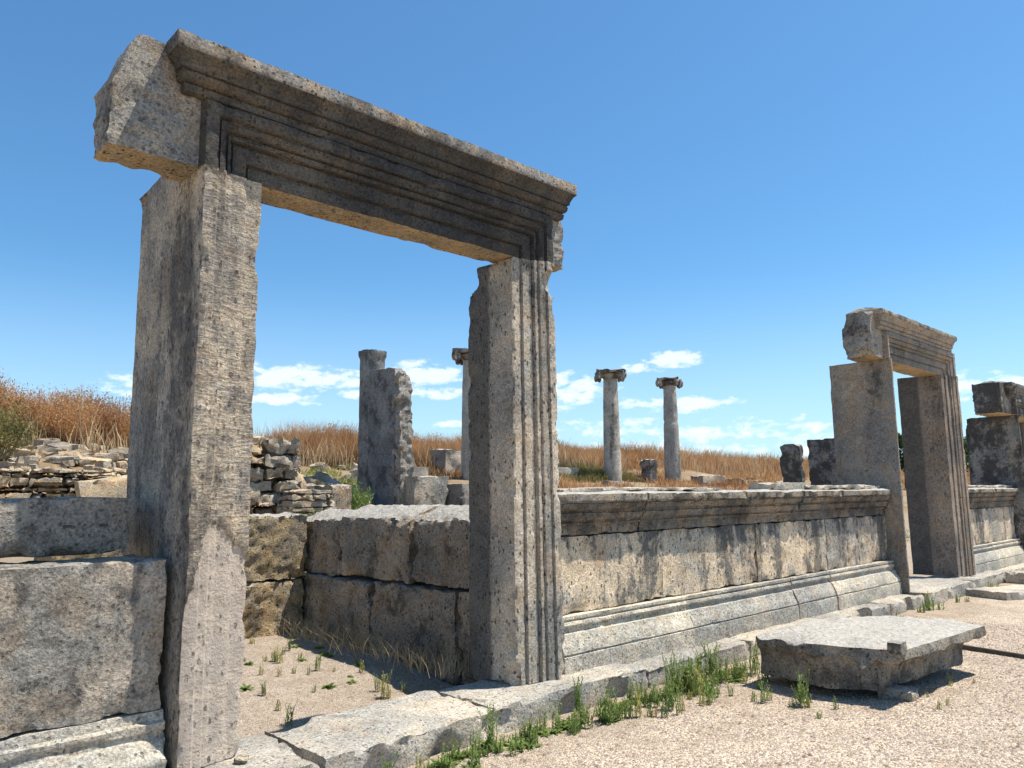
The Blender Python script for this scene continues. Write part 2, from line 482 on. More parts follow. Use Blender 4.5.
def block(lo, hi, d=.06, skew=None, **kw):
    """a roughly squared stone between two corners (optionally sheared by skew(x,y,z))"""
    lo, hi = Vector(lo), Vector(hi)
    n = [max(2, int(round((hi[i] - lo[i]) / d))) for i in range(3)]
    def fn(i, j, k):
        p = Vector((lo.x + (hi.x - lo.x) * i / n[0], lo.y + (hi.y - lo.y) * j / n[1], lo.z + (hi.z - lo.z) * k / n[2]))
        return skew(p) if skew else p
    v, f = lattice(n[0], n[1], n[2], fn)
    return weather(v, f, **kw)

def moulded(xs, prof, yb, zs_extra=0, ny=4, fnx=None, **kw):
    """a course of stone with a moulded front: prof = [(z, y)] from the bottom up, swept along xs"""
    nx, nz = len(xs) - 1, len(prof) - 1
    def fn(i, j, k):
        z, y = prof[k]
        p = Vector((xs[i], y + (yb - y) * j / ny, z))
        return fnx(p, i, j, k) if fnx else p
    v, f = lattice(nx, ny, nz, fn)
    return weather(v, f, **kw)

def densify(prof, d):
    out = [prof[0]]
    for a, b in zip(prof[:-1], prof[1:]):
        L = math.hypot(b[0] - a[0], b[1] - a[1])
        n = max(1, int(round(L / d)))
        for i in range(1, n + 1):
            out.append((a[0] + (b[0] - a[0]) * i / n, a[1] + (b[1] - a[1]) * i / n))
    return out

# ------------------------------------------------------------------ ground
def terrain_h(x, y):
    pts = [(-400, 0), (-.15, 0), (.35, -.03), (.45, -.13), (1.35, -.12), (2.4, .0), (4.3, .08), (5.0, .85), (7, 1.15), (10, 1.5), (13, 1.95), (16, 2.55), (18, 2.95), (21, 3.05), (28, 2.2), (60, 1.2), (1500, 1.0)]
    h = np.interp(y, [p[0] for p in pts], [p[1] for p in pts])
    left = max(0.0, min(1.0, (6 - x) / 6.0)) * max(0.0, min(1.0, (y - 8) / 8.0)) * (1.0 if y < 40 else 0.0)
    h += .55 * left
    if y > 5:
        h += min(1, (y - 5) / 4) * (.28 * noise.noise((x * .22, y * .22, 3.1)) + .10 * noise.noise((x * .8, y * .8, 1.2)))
    h += .012 * noise.noise((x * 1.3, y * 1.3, .5))
    return float(h)

def axis(vals):
    return np.unique(np.round(np.concatenate(vals), 4))
gx = axis([np.linspace(-1500, -40, 12), np.linspace(-40, -8, 20), np.linspace(-8, 14, 111), np.linspace(14, 60, 70), np.linspace(60, 160, 40), np.linspace(160, 1500, 14)])
gy = axis([np.linspace(-1500, -12, 12), np.linspace(-12, -3, 25), np.linspace(-3, 6, 61), np.linspace(6, 30, 60), np.linspace(30, 100, 20), np.linspace(100, 1500, 12)])
gv = [(x, y, terrain_h(x, y)) for y in gy for x in gx]
nx = len(gx)
gf = [(j * nx + i, j * nx + i + 1, (j + 1) * nx + i + 1, (j + 1) * nx + i) for j in range(len(gy) - 1) for i in range(nx - 1)]
tag(link_mesh('ground', gv, gf, M['ground'], origin=(0, 0, 0), sharp=180), kind='structure')

# ------------------------------------------------------------------ stone doorways
def frame_profile(d):
    """how far the door frame stands proud at distance d (0..1) from the opening"""
    pts = [(0, 0), (.225, 0), (.235, .016), (.26, .016), (.27, -.018), (.50, -.018), (.51, .0), (.535, .0), (.545, -.045), (.61, -.05), (.62, -.03), (.64, -.03), (.65, -.065), (.76, -.085), (.77, -.068), (.79, -.068), (.80, -.10), (.97, -.10), (1.0, -.095)]
    return float(np.interp(d, [p[0] for p in pts], [p[1] for p in pts]))
def soft_profile(d):
    pts = [(0, 0), (.225, 0), (.26, -.006), (.28, -.022), (.50, -.022), (.52, -.023), (.545, -.030), (.61, -.034), (.65, -.054), (.76, -.058), (.80, -.075), (1.0, -.075)]
    return float(np.interp(d, [p[0] for p in pts], [p[1] for p in pts]))
FR = [0, .06, .12, .175, .225, .235, .26, .27, .33, .39, .45, .50, .51, .535, .545, .58, .61, .62, .64, .65, .69, .73, .76, .77, .79, .80, .85, .91, .97, 1.0]

def jamb(name, parent, x_in, x_out, depth, z0, ztop, mat, taper=0.0, dz=.035, top=None, extra=None, yoff=0.0, relief=1.0, prof=frame_profile, **kw):
    """door jamb: fasciae step proud from the opening (x_in) to the outer edge (x_out)"""
    us = FR if x_in < x_out else FR[::-1]
    ys = steps(0, depth, .06)
    zs = steps(z0, ztop, dz)
    nx, ny, nz = len(us) - 1, len(ys) - 1, len(zs) - 1
    def fn(i, j, k):
        u = us[i]
        z = zs[k]
        t = (z - z0) / (ztop - z0)
        x = x_in + (x_out - taper * t - x_in) * u
        yf = prof(u) * relief + yoff
        y = yf + (depth - yf) * j / ny
        if top:
            z = z0 + (top(x, y) - z0) * t
        p = Vector((x, y, z))
        return extra(p, u, j / ny) if extra else p
    v, f = lattice(nx, ny, nz, fn)
    lo_, hi_ = min(x_in, x_out), max(x_in, x_out)
    v, f = weather(v, f, chipf=lambda p: 1.0 if (p.x < lo_ + .02 or p.x > hi_ - taper - .02) else .12, **kw)
    return link_mesh(name, v, f, mat, parent)

def lintel(parent, xl, xr, x_in_l, x_in_r, x_out_l, x_out_r, z0, z1, yb, cl, cr, p, zc0, zc1, mat, mat_c, seed, bites=(), cbites=(), wl=None, d=.045, ltop=None, rtop=None, rough='rough'):
    """monolithic lintel: frame turned across the opening, rough ends, cornice on top"""
    fw_ = zc0 - .22 - z0          # width of the frame on the lintel
    zf = [z0 + fw_ * u for u in FR]
    zs = zf + steps(zf[-1] + .012, z1, d)
    xs = steps(xl, x_out_l - .012, d) + [x_out_l + (x_in_l - x_out_l) * (1 - u) for u in FR[::-1]] + steps(x_in_l, x_in_r, d)[1:-1] + [x_in_r + (x_out_r - x_in_r) * u for u in FR] + steps(x_out_r + .012, xr, d)
    ys = steps(0, yb, .05)
    nx, ny, nz = len(xs) - 1, len(ys) - 1, len(zs) - 1
    def fn(i, j, k):
        x, z = xs[i], zs[k]
        dl = (x_in_l - x) / (x_in_l - x_out_l)
        dr = (x - x_in_r) / (x_out_r - x_in_r)
        dt = (z - z0) / fw_
        dd = max(dl, dr, dt, 0)
        if dd <= 1.0001:
            yf = frame_profile(dd)
        else:
            yf = -.045 if (dl < 1 and dr < 1) else -.02
        tt = k / nz
        if x < x_out_l and ltop:
            z = z0 + (z - z0) * (ltop(x) - z0) / (z1 - z0)
        if x > x_out_r and rtop:
            z = z0 + (z - z0) * (rtop(x) - z0) / (z1 - z0)
        return Vector((x, yf + (yb - yf) * j / ny, z))
    v, f = lattice(nx, ny, nz, fn)
    v, f = weather(v, f, amp=.004, amp2=.002, chip=.014, seed=seed, bites=bites, rug=.02, rfreq=11, rugf=lambda p: 1.0 if (p.x < x_out_l - .03 or p.x > x_out_r + .03) else 0.0)
    body = link_mesh('lintel', v, f, mat, parent)
    body.data.materials.append(M[rough])
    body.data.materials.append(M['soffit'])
    ox = Vector(parent.location).x
    for pl in body.data.polygons:
        if pl.center.x + ox < x_out_l - .01 or pl.center.x + ox > x_out_r + .01:
            pl.material_index = 1
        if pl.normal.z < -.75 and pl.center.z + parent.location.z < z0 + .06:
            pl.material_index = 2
    # cornice: rings of growing size, mitred round the left and right ends
    h = zc0 - (z0 + fw_)
    prof = [(zc0 - h * .97, .05), (zc0 - h * .93, .075), (zc0 - h * .74, .085), (zc0 - h * .73, .07), (zc0 - h * .69, .07), (zc0 - h * .68, .095), (zc0 - h * .60, p * .58), (zc0 - h * .46, p * .64), (zc0 - h * .45, p * .57), (zc0 - h * .41, p * .57), (zc0 - h * .40, p * .70),
            (zc0 - h * .30, p * .71), (zc0 - h * .20, p * .76), (zc0 - h * .10, p * .86), (zc0 - h * .04, p * .97), (zc0, p), (zc0 + (zc1 - zc0) * .5, p + .004), (zc1, p)]
    prof = densify(prof, .022)
    rings = []
    nxc = max(8, int((cr - cl) / d))
    nyc = 6
    for (z, q) in prof:
        a = cl + (p - q) * .75
        b = cr - (p - q) * .45
        y0, y1 = -q, yb - .02
        ring = [(a + (b - a) * i / nxc, y0, z) for i in range(nxc)]
        ring += [(b, y0 + (y1 - y0) * i / nyc, z) for i in range(nyc)]
        ring += [(b + (a - b) * i / nxc, y1, z) for i in range(nxc)]
        ring += [(a, y1 + (y0 - y1) * i / nyc, z) for i in range(nyc)]
        rings.append(ring)
    # rough sloping top
    for s, dzt in ((.15, .015), (.4, .04), (.7, .065), (.95, .08)):
        last = rings[len(prof) - 1]
        cx, cy = (cl + cr) / 2, yb * .6
        rings.append([(x + (cx - x) * s * (.04 if s < .9 else .5), y + (cy - y) * s, z + dzt + .022 * noise.noise((x * 5, y * 5, seed))) for x, y, z in last])
    v, f = loft(rings)
    v, f = weather(v, f, amp=.003, amp2=.0015, chip=.009, cfreq=6, seed=seed + 3, bites=cbites)
    co = link_mesh('cornice', v, f, mat, body)  # dark stone on lower mouldings paints in their shade; fascia gets paler stone
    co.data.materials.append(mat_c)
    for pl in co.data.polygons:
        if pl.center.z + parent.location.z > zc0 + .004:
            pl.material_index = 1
    return body

Z0 = .2
# nearest doorway ---------------------------------------------------
door = thing('stone_doorway', 'tall ruined stone doorway with moulded jambs and lintel, nearest and largest of the three', 'doorway', (-1.1, 0, Z0), group='stone doorways along the ruined wall')
def left_extra(p, u, v):
    # unfinished upper surface stands a little proud of the finished foot
    line = 1.55 - 1.0 * max(0, p.x + 2.45) - 4.0 * max(0, -2.52 - p.x) + .04 * noise.noise(p * 6)
    if v < .02 and p.z > line:
        p.y -= .016 + .006 * noise.noise(p * 9)
        if u > .9:
            p.y -= .015 * max(0, noise.noise(p * 4) + .4)
    if v > .42 and p.x < -2.6:
        p.x += .03
    return p
jamb('jamb', door, -2.243, -2.646, 1.08, Z0, 3.7, M['jamb_left'], top=lambda x, y: 3.70 if y < .34 else 3.90 - max(0, (y - .62)) * .12, extra=left_extra, yoff=.0, prof=soft_profile,
     amp=.005, amp2=.003, chip=.022, seed=1, bites=[((-2.5, 1.22, 3.98), .30), ((-2.70, -.10, 3.1), .06), ((-2.70, -.12, 2.0), .07), ((-2.2, -.06, .2), .10)])
jamb('jamb', door, 0.0, .478, .57, Z0, 3.69, M['jamb_right'], taper=.06, amp=.005, amp2=.0015, chip=.05, cfreq=5, seed=2,
     bites=[((-.12, .66, 3.62), .26), ((.42, -.15, 3.5), .13), ((.50, -.14, 3.25), .10), ((-.07, -.05, .25), .15), ((.53, -.12, .2), .12), ((-.10, .62, 3.2), .13), ((-.10, .66, 1.6), .12), ((.49, -.16, 2.6), .10), ((-.05, .0, .7), .07), ((-.06, .0, 1.15), .075)])
lintel(door, -3.17, .635, -2.243, 0.0, -2.646, .42, 3.69, 4.40, .285, -2.875, .635, .20, 4.335, 4.43, M['lintel'], M['lintel_cornice'], 5,
       ltop=lambda x: 4.42 if x > -3.05 else 4.42 - .34 * (-3.05 - x) / .12, rtop=lambda x: 4.20,
       bites=[((-3.24, -.06, 4.28), .10), ((.70, -.06, 3.62), .10), ((.73, -.05, 4.15), .12), ((-.8, -.03, 3.63), .07), ((-1.5, -.05, 3.63), .07)],
       cbites=[((-2.70, -.27, 4.48), .09), ((-2.35, -.28, 4.48), .09), ((-1.7, -.29, 4.48), .09), ((-.6, -.30, 4.49), .09)])

# second doorway ----------------------------------------------------
door2 = thing('stone_doorway', 'ruined stone doorway at the far end of the long moulded wall, second largest, seen edge on', 'doorway', (9.5, 0, Z0), group='stone doorways along the ruined wall')
jamb('jamb', door2, 8.16, 7.96, .87, Z0 - .02, 3.70, M['gate2'], amp=.006, chip=.025, seed=11, dz=.06)
jamb('jamb', door2, 10.50, 11.10, .75, Z0, 3.72, M['gate2_jamb'], amp=.006, chip=.025, seed=12, dz=.06,
     extra=lambda p, u, v: Vector((p.x + (.03 if (v > .45 and u < .3) else 0), p.y, p.z)))
lintel(door2, 7.48, 11.13, 8.16, 10.50, 7.90, 11.02, 3.70, 4.40, .42, 7.62, 10.98, .17, 4.35, 4.42, M['gate2'], M['cornice'], 15, d=.07,
       ltop=lambda x: 4.40, rtop=lambda x: 4.30, bites=[((7.42, .10, 3.62), .20), ((7.40, .45, 4.40), .25), ((7.4, .0, 4.45), .15), ((7.4, .5, 3.7), .2)])

# third doorway -----------------------------------------------------
door3 = thing('stone_doorway', 'partly cut off ruined stone doorway with blackened jamb, farthest of the three', 'doorway', (16, 0, Z0), group='stone doorways along the ruined wall')
jamb('jamb', door3, 15.12, 14.86, .95, Z0, 3.25, M['black'], amp=.015, amp2=.01, chip=.08, seed=21, dz=.08, bites=[((14.8, 1.10, 3.3), .30), ((14.8, 1.13, 2.4), .22)])
jamb('jamb', door3, 17.25, 17.75, .75, Z0, 3.25, M['gate2_jamb'], amp=.006, chip=.025, seed=22, dz=.08)
lintel(door3, 14.0, 17.9, 15.12, 17.25, 14.80, 17.7, 3.25, 3.92, .50, 14.35, 17.75, .16, 3.84, 3.91, M['black'], M['black'], 25, d=.08, ltop=lambda x: 3.90, rough='black')

# ------------------------------------------------------------------ stepped plinth under the wall: separate sill stones
def sill(x0, x1, yf, yb, zt, mat, seed, label, zb=-.1, bites=(), fo=0.0, group='step stones along the foot of the wall', d=.055):
    v, f = block((x0, yf, zb), (x1, yb, zt), d=d * .75, seed=seed, amp=.014, freq=2.2, amp2=.004, chip=.07, cfreq=3.0, spread=3, rug=.004, rfreq=8, bites=bites, skew=(lambda p: Vector((p.x, p.y + fo * (p.x - x0), p.z))))
    return tag(link_mesh('step_stone', v, f, mat), label, 'stone step', group)
sill(-2.95, -1.925, -.42, .36, .197, M['step'], 31, 'worn step stone with jagged right end at the left door jamb foot', bites=[((-1.88, -.45, .25), .14)])
sill(-1.915, -.52, -.40, .40, .20, M['step'], 32, 'long pale threshold stone with broken undercut front in the nearest doorway', bites=[((-.55, -.46, .10), .16), ((-1.0, -.47, .02), .17), ((-1.5, -.49, .02), .18)], fo=.03)
sill(-.50, 1.35, -.30, .40, .197, M['step'], 33, 'cracked step stone carrying the right jamb of the nearest doorway', bites=[((-.45, -.38, .08), .14), ((.3, -.36, .05), .14), ((.9, -.36, .05), .16)])
sill(1.37, 3.1, -.28, .30, .165, M['step'], 34, 'step stone behind green weeds under the near part of the moulded wall', bites=[((1.4, -.33, .2), .1)])
sill(3.12, 5.0, -.26, .30, .17, M['step'], 35, 'step stone right behind the fallen cornice block')
sill(5.02, 6.7, -.30, .30, .165, M['step'], 36, 'rough step stone past the right end of the fallen block', bites=[((5.9, -.34, .1), .18)])
sill(6.72, 8.0, -.30, .30, .17, M['step'], 37, 'step stone beside a leafy weed before the second doorway', bites=[((7.4, -.34, .05), .15)])
sill(8.02, 10.3, -.33, .9, .195, M['step'], 38, 'sunlit threshold stone filling the second doorway', bites=[((9.0, -.4, .02), .15)])
sill(10.32, 12.4, -.28, .30, .19, M['step'], 39, 'step stone carrying the right jamb of the second doorway')
sill(12.42, 15.0, -.25, .30, .17, M['step'], 40, 'farthest step stone under the wall beyond the second doorway')

# ------------------------------------------------------------------ long moulded wall between the first two doorways
def long_wall(parent, x0, x1, ocuts, bcuts, ccuts, seed, d=.07):
    base_prof = densify([(.16, 0.0), (.335, 0.0), (.338, .02), (.348, .022), (.352, .006), (.40, .02), (.46, .05), (.505, .068), (.51, .10), (.545, .108), (.55, .085), (.575, .076), (.60, .086), (.604, .11), (.614, .11), (.618, .09), (.648, .09), (.65, .14)], .025)
    for a, b in zip(bcuts[:-1], bcuts[1:]):
        s = seed + a
        oy, oz = random.uniform(-.012, .010), random.uniform(-.006, .006)
        v, f = moulded(steps(a + .005, b - .005, d), [(z + oz, y + oy) for z, y in base_prof], .42, amp=.004, amp2=.0015, chip=.012, seed=s, bites=[((a + .03, -.04, .62), .07)])
        link_mesh('base_moulding', v, f, M['base'], parent)
    for n, (a, b) in enumerate(zip(ocuts[:-1], ocuts[1:])):
        yo = .15 + random.uniform(-.010, .012)
        v, f = block((a + .005, yo, .652), (b - .005, .40, 1.318), d=d * .6, seed=seed + 2 * a, amp=.008, amp2=.003, chip=.035)
        link_mesh('orthostat', v, f, M['orthostat'], parent)
    cor_prof = densify([(1.322, .143), (1.405, .143), (1.41, .118), (1.432, .112), (1.436, .13), (1.45, .13), (1.454, .098), (1.49, .088), (1.52, .072), (1.525, .092), (1.54, .092), (1.545, .058), (1.58, .042), (1.605, .03), (1.61, .045), (1.622, .045), (1.625, .012), (1.69, .01)], .02)
    for n, (a, b) in enumerate(zip(ccuts[:-1], ccuts[1:])):
        def fnx(p, i, j, k):
            if p.z > 1.66 and j > 0:
                p.z += .02 + .02 * noise.noise((p.x * 2.5, p.y * 4, seed))
            return p
        bt = [((a + .02, -.04, 1.55), .10), ((b - .03, -.05, 1.66), .09)]
        for q in range(int((b - a) * 1.4)):
            xx = random.uniform(a, b)
            bt.append(((xx, -.06, random.uniform(1.60, 1.72)), random.uniform(.07, .095)))
        v, f = moulded(steps(a + .004, b - .004, .05), cor_prof, .52, ny=6, fnx=fnx, amp=.004, amp2=.002, chip=.02, seed=seed + 3 * a, bites=bt)
        co = link_mesh('cornice', v, f, M['cornice_shade'], parent)
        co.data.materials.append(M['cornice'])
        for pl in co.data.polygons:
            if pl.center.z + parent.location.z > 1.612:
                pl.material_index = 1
wall = thing('moulded_wall', 'long low stone wall with moulded base and cornice between the two nearer doorways', 'wall', (4.2, .2, .16), group='moulded wall stretches')
long_wall(wall, .5, 7.94, [.50, 2.19, 4.05, 5.87, 6.9, 7.93], [.56, 2.5, 4.73, 5.78, 7.93], [.53, 1.83, 3.68, 5.09, 6.22, 7.93], 50)
# ragged coping slabs lying on the cornice
for (a, b, yf, zt, lab) in [(4.6, 5.5, .20, 1.80, 'lumpy broken coping stone on the wall top in front of the farther column'),
                            (5.45, 7.75, .12, 1.765, 'long ragged coping slab on the wall top against the second doorway'),
                            (.75, 3.4, .14, 1.745, 'thin ragged coping slab on the wall top next to the nearest doorway')]:
    v, f = block((a, yf, 1.70), (b, .55, zt), d=.06, seed=a, amp=.02, freq=3, chip=.06)
    tag(link_mesh('coping_slab', v, f, M['step']), lab, 'coping stone', 'coping slabs on the wall')
wall3 = thing('moulded_wall', 'short moulded wall stretch beyond the second doorway, cut off by the picture edge', 'wall', (12.9, .2, .16), group='moulded wall stretches')
long_wall(wall3, 11.12, 14.8, [11.13, 13.0, 14.83], [11.13, 12.9, 14.83], [11.13, 13.2, 14.83], 80, d=.1)
v, f = block((12.4, .15, 1.70), (15.2, .55, 1.76), d=.1, seed=4, amp=.02, chip=.05)
tag(link_mesh('coping_slab', v, f, M['step']), 'thin pale coping slab on the wall in front of the farthest doorway', 'coping stone', 'coping slabs on the wall')

# ------------------------------------------------------------------ wall left of the nearest doorway
lw = thing('moulded_wall', 'grey wall of one big upright slab on a moulded base left of the nearest doorway', 'wall', (-4.0, .25, .1), group='moulded wall stretches')
v, f = block((-4.35, .065, .532), (-2.69, .60, 1.352), d=.028, seed=91, amp=.008, freq=3.2, amp2=.0, chip=.03, rug=.009, rfreq=12)
link_mesh('orthostat', v, f, M['orthostat_grey'], lw)
v, f = block((-6.2, .09, .532), (-4.356, .60, 1.36), d=.08, seed=92, amp=.012, chip=.03)
link_mesh('orthostat', v, f, M['orthostat_grey'], lw)
bp = densify([(.0, -.05), (.20, -.05), (.215, -.035), (.235, -.03), (.26, -.045), (.30, -.045), (.33, -.02), (.385, .01), (.395, .03), (.42, .035), (.43, .02), (.47, .02), (.48, .05), (.527, .06), (.53, .09)], .025)
v, f = moulded(steps(-6.2, -2.675, .05), bp, .60, amp=.004, amp2=.002, chip=.014, seed=93, bites=[((-2.62, -.06, .36), .09), ((-2.9, -.10, .33), .08)])
link_mesh('base_moulding', v, f, M['base'], lw)
def tilt(p):
    return Vector((p.x, p.y, p.z + (.03 if p.z < 1.5 else 0) * 0 - .0))
v, f = block((-5.6, .42, 1.375), (-2.785, 1.02, 1.702), d=.04, seed=94, amp=.009, amp2=.005, chip=.04,
             bites=[((-2.9, .38, 1.31), .11), ((-3.15, .38, 1.30), .14), ((-3.4, .36, 1.28), .16), ((-3.65, .36, 1.30), .14), ((-3.9, .36, 1.30), .13), ((-4.4, .36, 1.30), .12)])
cb = thing('coping_block', 'smooth grey coping block with a row of small slots lying on the left wall', 'stone block', (-4.2, .7, 1.375))
link_mesh('body', v, f, M['orthostat_grey'], cb)
for i in range(6):
    x = -2.94 - i * .19
    vs, fs = block((x - .02, .412, 1.534), (x + .025, .428, 1.549), d=.02, chip=0, amp=0, amp2=0)
    link_mesh('slot', vs, fs, M['metal'], cb)

# ------------------------------------------------------------------ shop room behind the doorway: partition wall and back wall
part = thing('partition_wall', 'low shaded partition wall of big brown blocks inside the nearest doorway', 'wall', (.85, 2.6, .05))
def pblock(y0, y1, z0, z1, xo=0.0, seed=0, bites=()):
    v, f = block((.5 + xo, y0, z0), (1.12, y1, z1), d=.035, seed=seed, amp=.02, freq=3.0, amp2=.0, chip=.07, bites=bites, rug=.016, rfreq=12,
                 skew=lambda p: Vector((p.x, p.y, p.z + (0 if z1 < 1.2 else max(0, (p.z - z0) / (z1 - z0)) * (min(1, (p.x - .5) / .35) * .13 - .05)))))
    link_mesh('block', v, f, M['brown'], part)
pblock(2.83, 4.55, -.1, .74, .0, 101)
pblock(1.38, 2.82, -.1, .76, .02, 102)
pblock(.55, 1.36, -.1, .78, .03, 103)
pblock(3.56, 4.52, .76, 1.44, .06, 104)
pblock(2.11, 3.52, .79, 1.50, .0, 105, bites=[((.5, 3.55, 1.5), .14)])
pblock(.60, 2.08, .80, 1.50, .02, 106)
back = thing('rear_wall', 'sunlit rear wall of rough ochre blocks seen through the nearest doorway', 'wall', (-.8, 4.55, .05))
for (x0, x1, z0, z1, s, mt) in [(-.75, .50, .72, 1.47, 111, 'gold'), (-.9, .47, -.1, .70, 112, 'gold'), (-2.3, -.8, .72, 1.40, 113, 'gold'), (-2.6, -.95, -.05, .69, 114, 'gold')]:
    v, f = block((x0, 4.2, z0), (x1, 4.85, z1), d=.035, seed=s, amp=.02, freq=3, amp2=0, chip=.07, rug=.022, rfreq=12)
    link_mesh('block', v, f, M[mt], back)

# ------------------------------------------------------------------ fallen cornice block in the foreground
def fallen():
    bot = [(2.22, -.86), (3.3, -.86), (3.80, -1.32), (3.88, -1.80), (3.88, -1.93), (3.84, -2.02), (2.46, -1.88), (2.30, -1.85), (2.12, -1.60), (2.14, -1.36)]
    top = [(2.10, -.90), (3.45, -.88), (3.98, -1.36), (4.12, -1.88), (4.06, -2.04), (3.97, -2.19), (2.29, -2.08), (2.21, -1.91), (2.11, -1.55), (2.06, -1.40)]
    amount = [0, 0, .2, .6, .6, 1, 1, .6, .1, 0]
    prof = [(.08, -.03), (.10, .0), (.14, 0), (.20, .02), (.25, .06), (.285, .16), (.31, .36), (.325, .60), (.335, .62), (.345, .93), (.352, 1.0), (.38, 1.0), (.405, 1.0), (.425, .99)]
    rings = []
    def sub(pl, d=.06):
        out = []
        for i in range(len(pl)):
            a, b = pl[i], pl[(i + 1) % len(pl)]
            n = max(1, int(round(math.dist(top[i], top[(i + 1) % len(pl)]) / d)))
            out += [(a[0] + (b[0] - a[0]) * k / n, a[1] + (b[1] - a[1]) * k / n) for k in range(n)]
        return out
    B, T = sub(bot), sub(top)
    for z, t in prof:
        rings.append([(b[0] + (q[0] - b[0]) * t, b[1] + (q[1] - b[1]) * t, z) for b, q in zip(B, T)])
    cx, cy = 3.0, -1.5
    for s in (.06, .15, .26, .4, .55, .7, .85, .96):
        ring = []
        for (x, y) in T:
            X, Y = x + (cx - x) * s, y + (cy - y) * s
            ring.append((X, Y, .43 + .02 * math.sin(s * 3) + .03 * noise.fractal((X * 3.2, Y * 5.2, 1.0), .8, 2.0, 4) * min(1, s * 5) * min(1, (1 - s) * 3) + .010 * noise.noise((X * 2.2, Y * 14, 4.0)) * min(1, (1 - s) * 3)))
        rings.append(ring)
    return loft(rings)
v, f = fallen()
v, f = weather(v, f, amp=.012, freq=4, amp2=.004, chip=.09, cfreq=5, seed=121, spread=3, rug=.010, rfreq=9, rugf=lambda p: 1.0 if p.z < .42 else 0.0,
               bites=[((2.7, -.8, .47), .14), ((2.06, -1.68, .50), .13), ((2.02, -1.25, .52), .15), ((2.1, -1.0, .50), .12), ((2.75, -2.18, .46), .06), ((3.2, -2.22, .46), .07), ((3.55, -.95, .50), .16), ((2.24, -1.93, .04), .07)])
fb = thing('fallen_cornice_block', 'big fallen cornice block lying on the gravel in front of the wall', 'stone block', (3.0, -1.5, .02))
link_mesh('body', v, f, M['slab'], fb)
v, f = block((2.19, -2.10, .40), (2.32, -1.98, .50), d=.025, amp=.01, chip=.05, seed=5)
link_mesh('knob', v, f, M['rough'], fb)
v, f = block((2.42, -2.06, -.03), (2.66, -1.80, .082), d=.03, amp=.02, chip=.06, seed=122)
tag(link_mesh('prop_stone', v, f, M['rough']), 'small pale stone wedged under the fallen cornice block', 'stone')

# low slab lying out from the step at the right edge
sk = lambda p: Vector((10.9 + (p.x - 10.9) * 1.0 + (p.y + .6) * .5, p.y - (p.x - 10.9) * .9, p.z))
v, f = block((9.6, -.95, -.03), (11.8, -.25, .115), d=.07, amp=.014, chip=.05, seed=131, skew=lambda p: Vector((p.x + (p.y + .6) * .3, p.y - (p.x - 9.6) * .55, p.z)))
tag(link_mesh('paving_slab', v, f, M['step']), 'flat pale slab lying on the gravel at the right picture edge', 'stone slab')
v, f = block((12.0, -.75, -.02), (13.6, -.30, .21), d=.07, amp=.03, chip=.1, seed=132, skew=lambda p: Vector((p.x, p.y, p.z * (1 - .25 * (p.x - 12)))))
tag(link_mesh('broken_stone', v, f, M['step']), 'broken pale stone tilted against the step beyond the second doorway', 'stone')
# thin strip across the gravel
n_ = 40
A_, B_ = Vector((5.30, -.55, .02)), Vector((4.70, -3.1, .02))
v, f = block((0, 0, 0), (1, 1, 1), d=.5, chip=0, amp=0, amp2=0)
dirv = (B_ - A_); L_ = dirv.length; dirv.normalize(); sd = Vector((-dirv.y, dirv.x, 0))
v = [tuple(A_ + dirv * (p[0] * L_) + sd * ((p[1] - .5) * .035) + Vector((0, 0, (p[2] - .5) * .05))) for p in v]
tag(link_mesh('edging_strip', v, f, M['metal']), 'thin dark edging strip crossing the gravel right of the fallen block', 'edging')

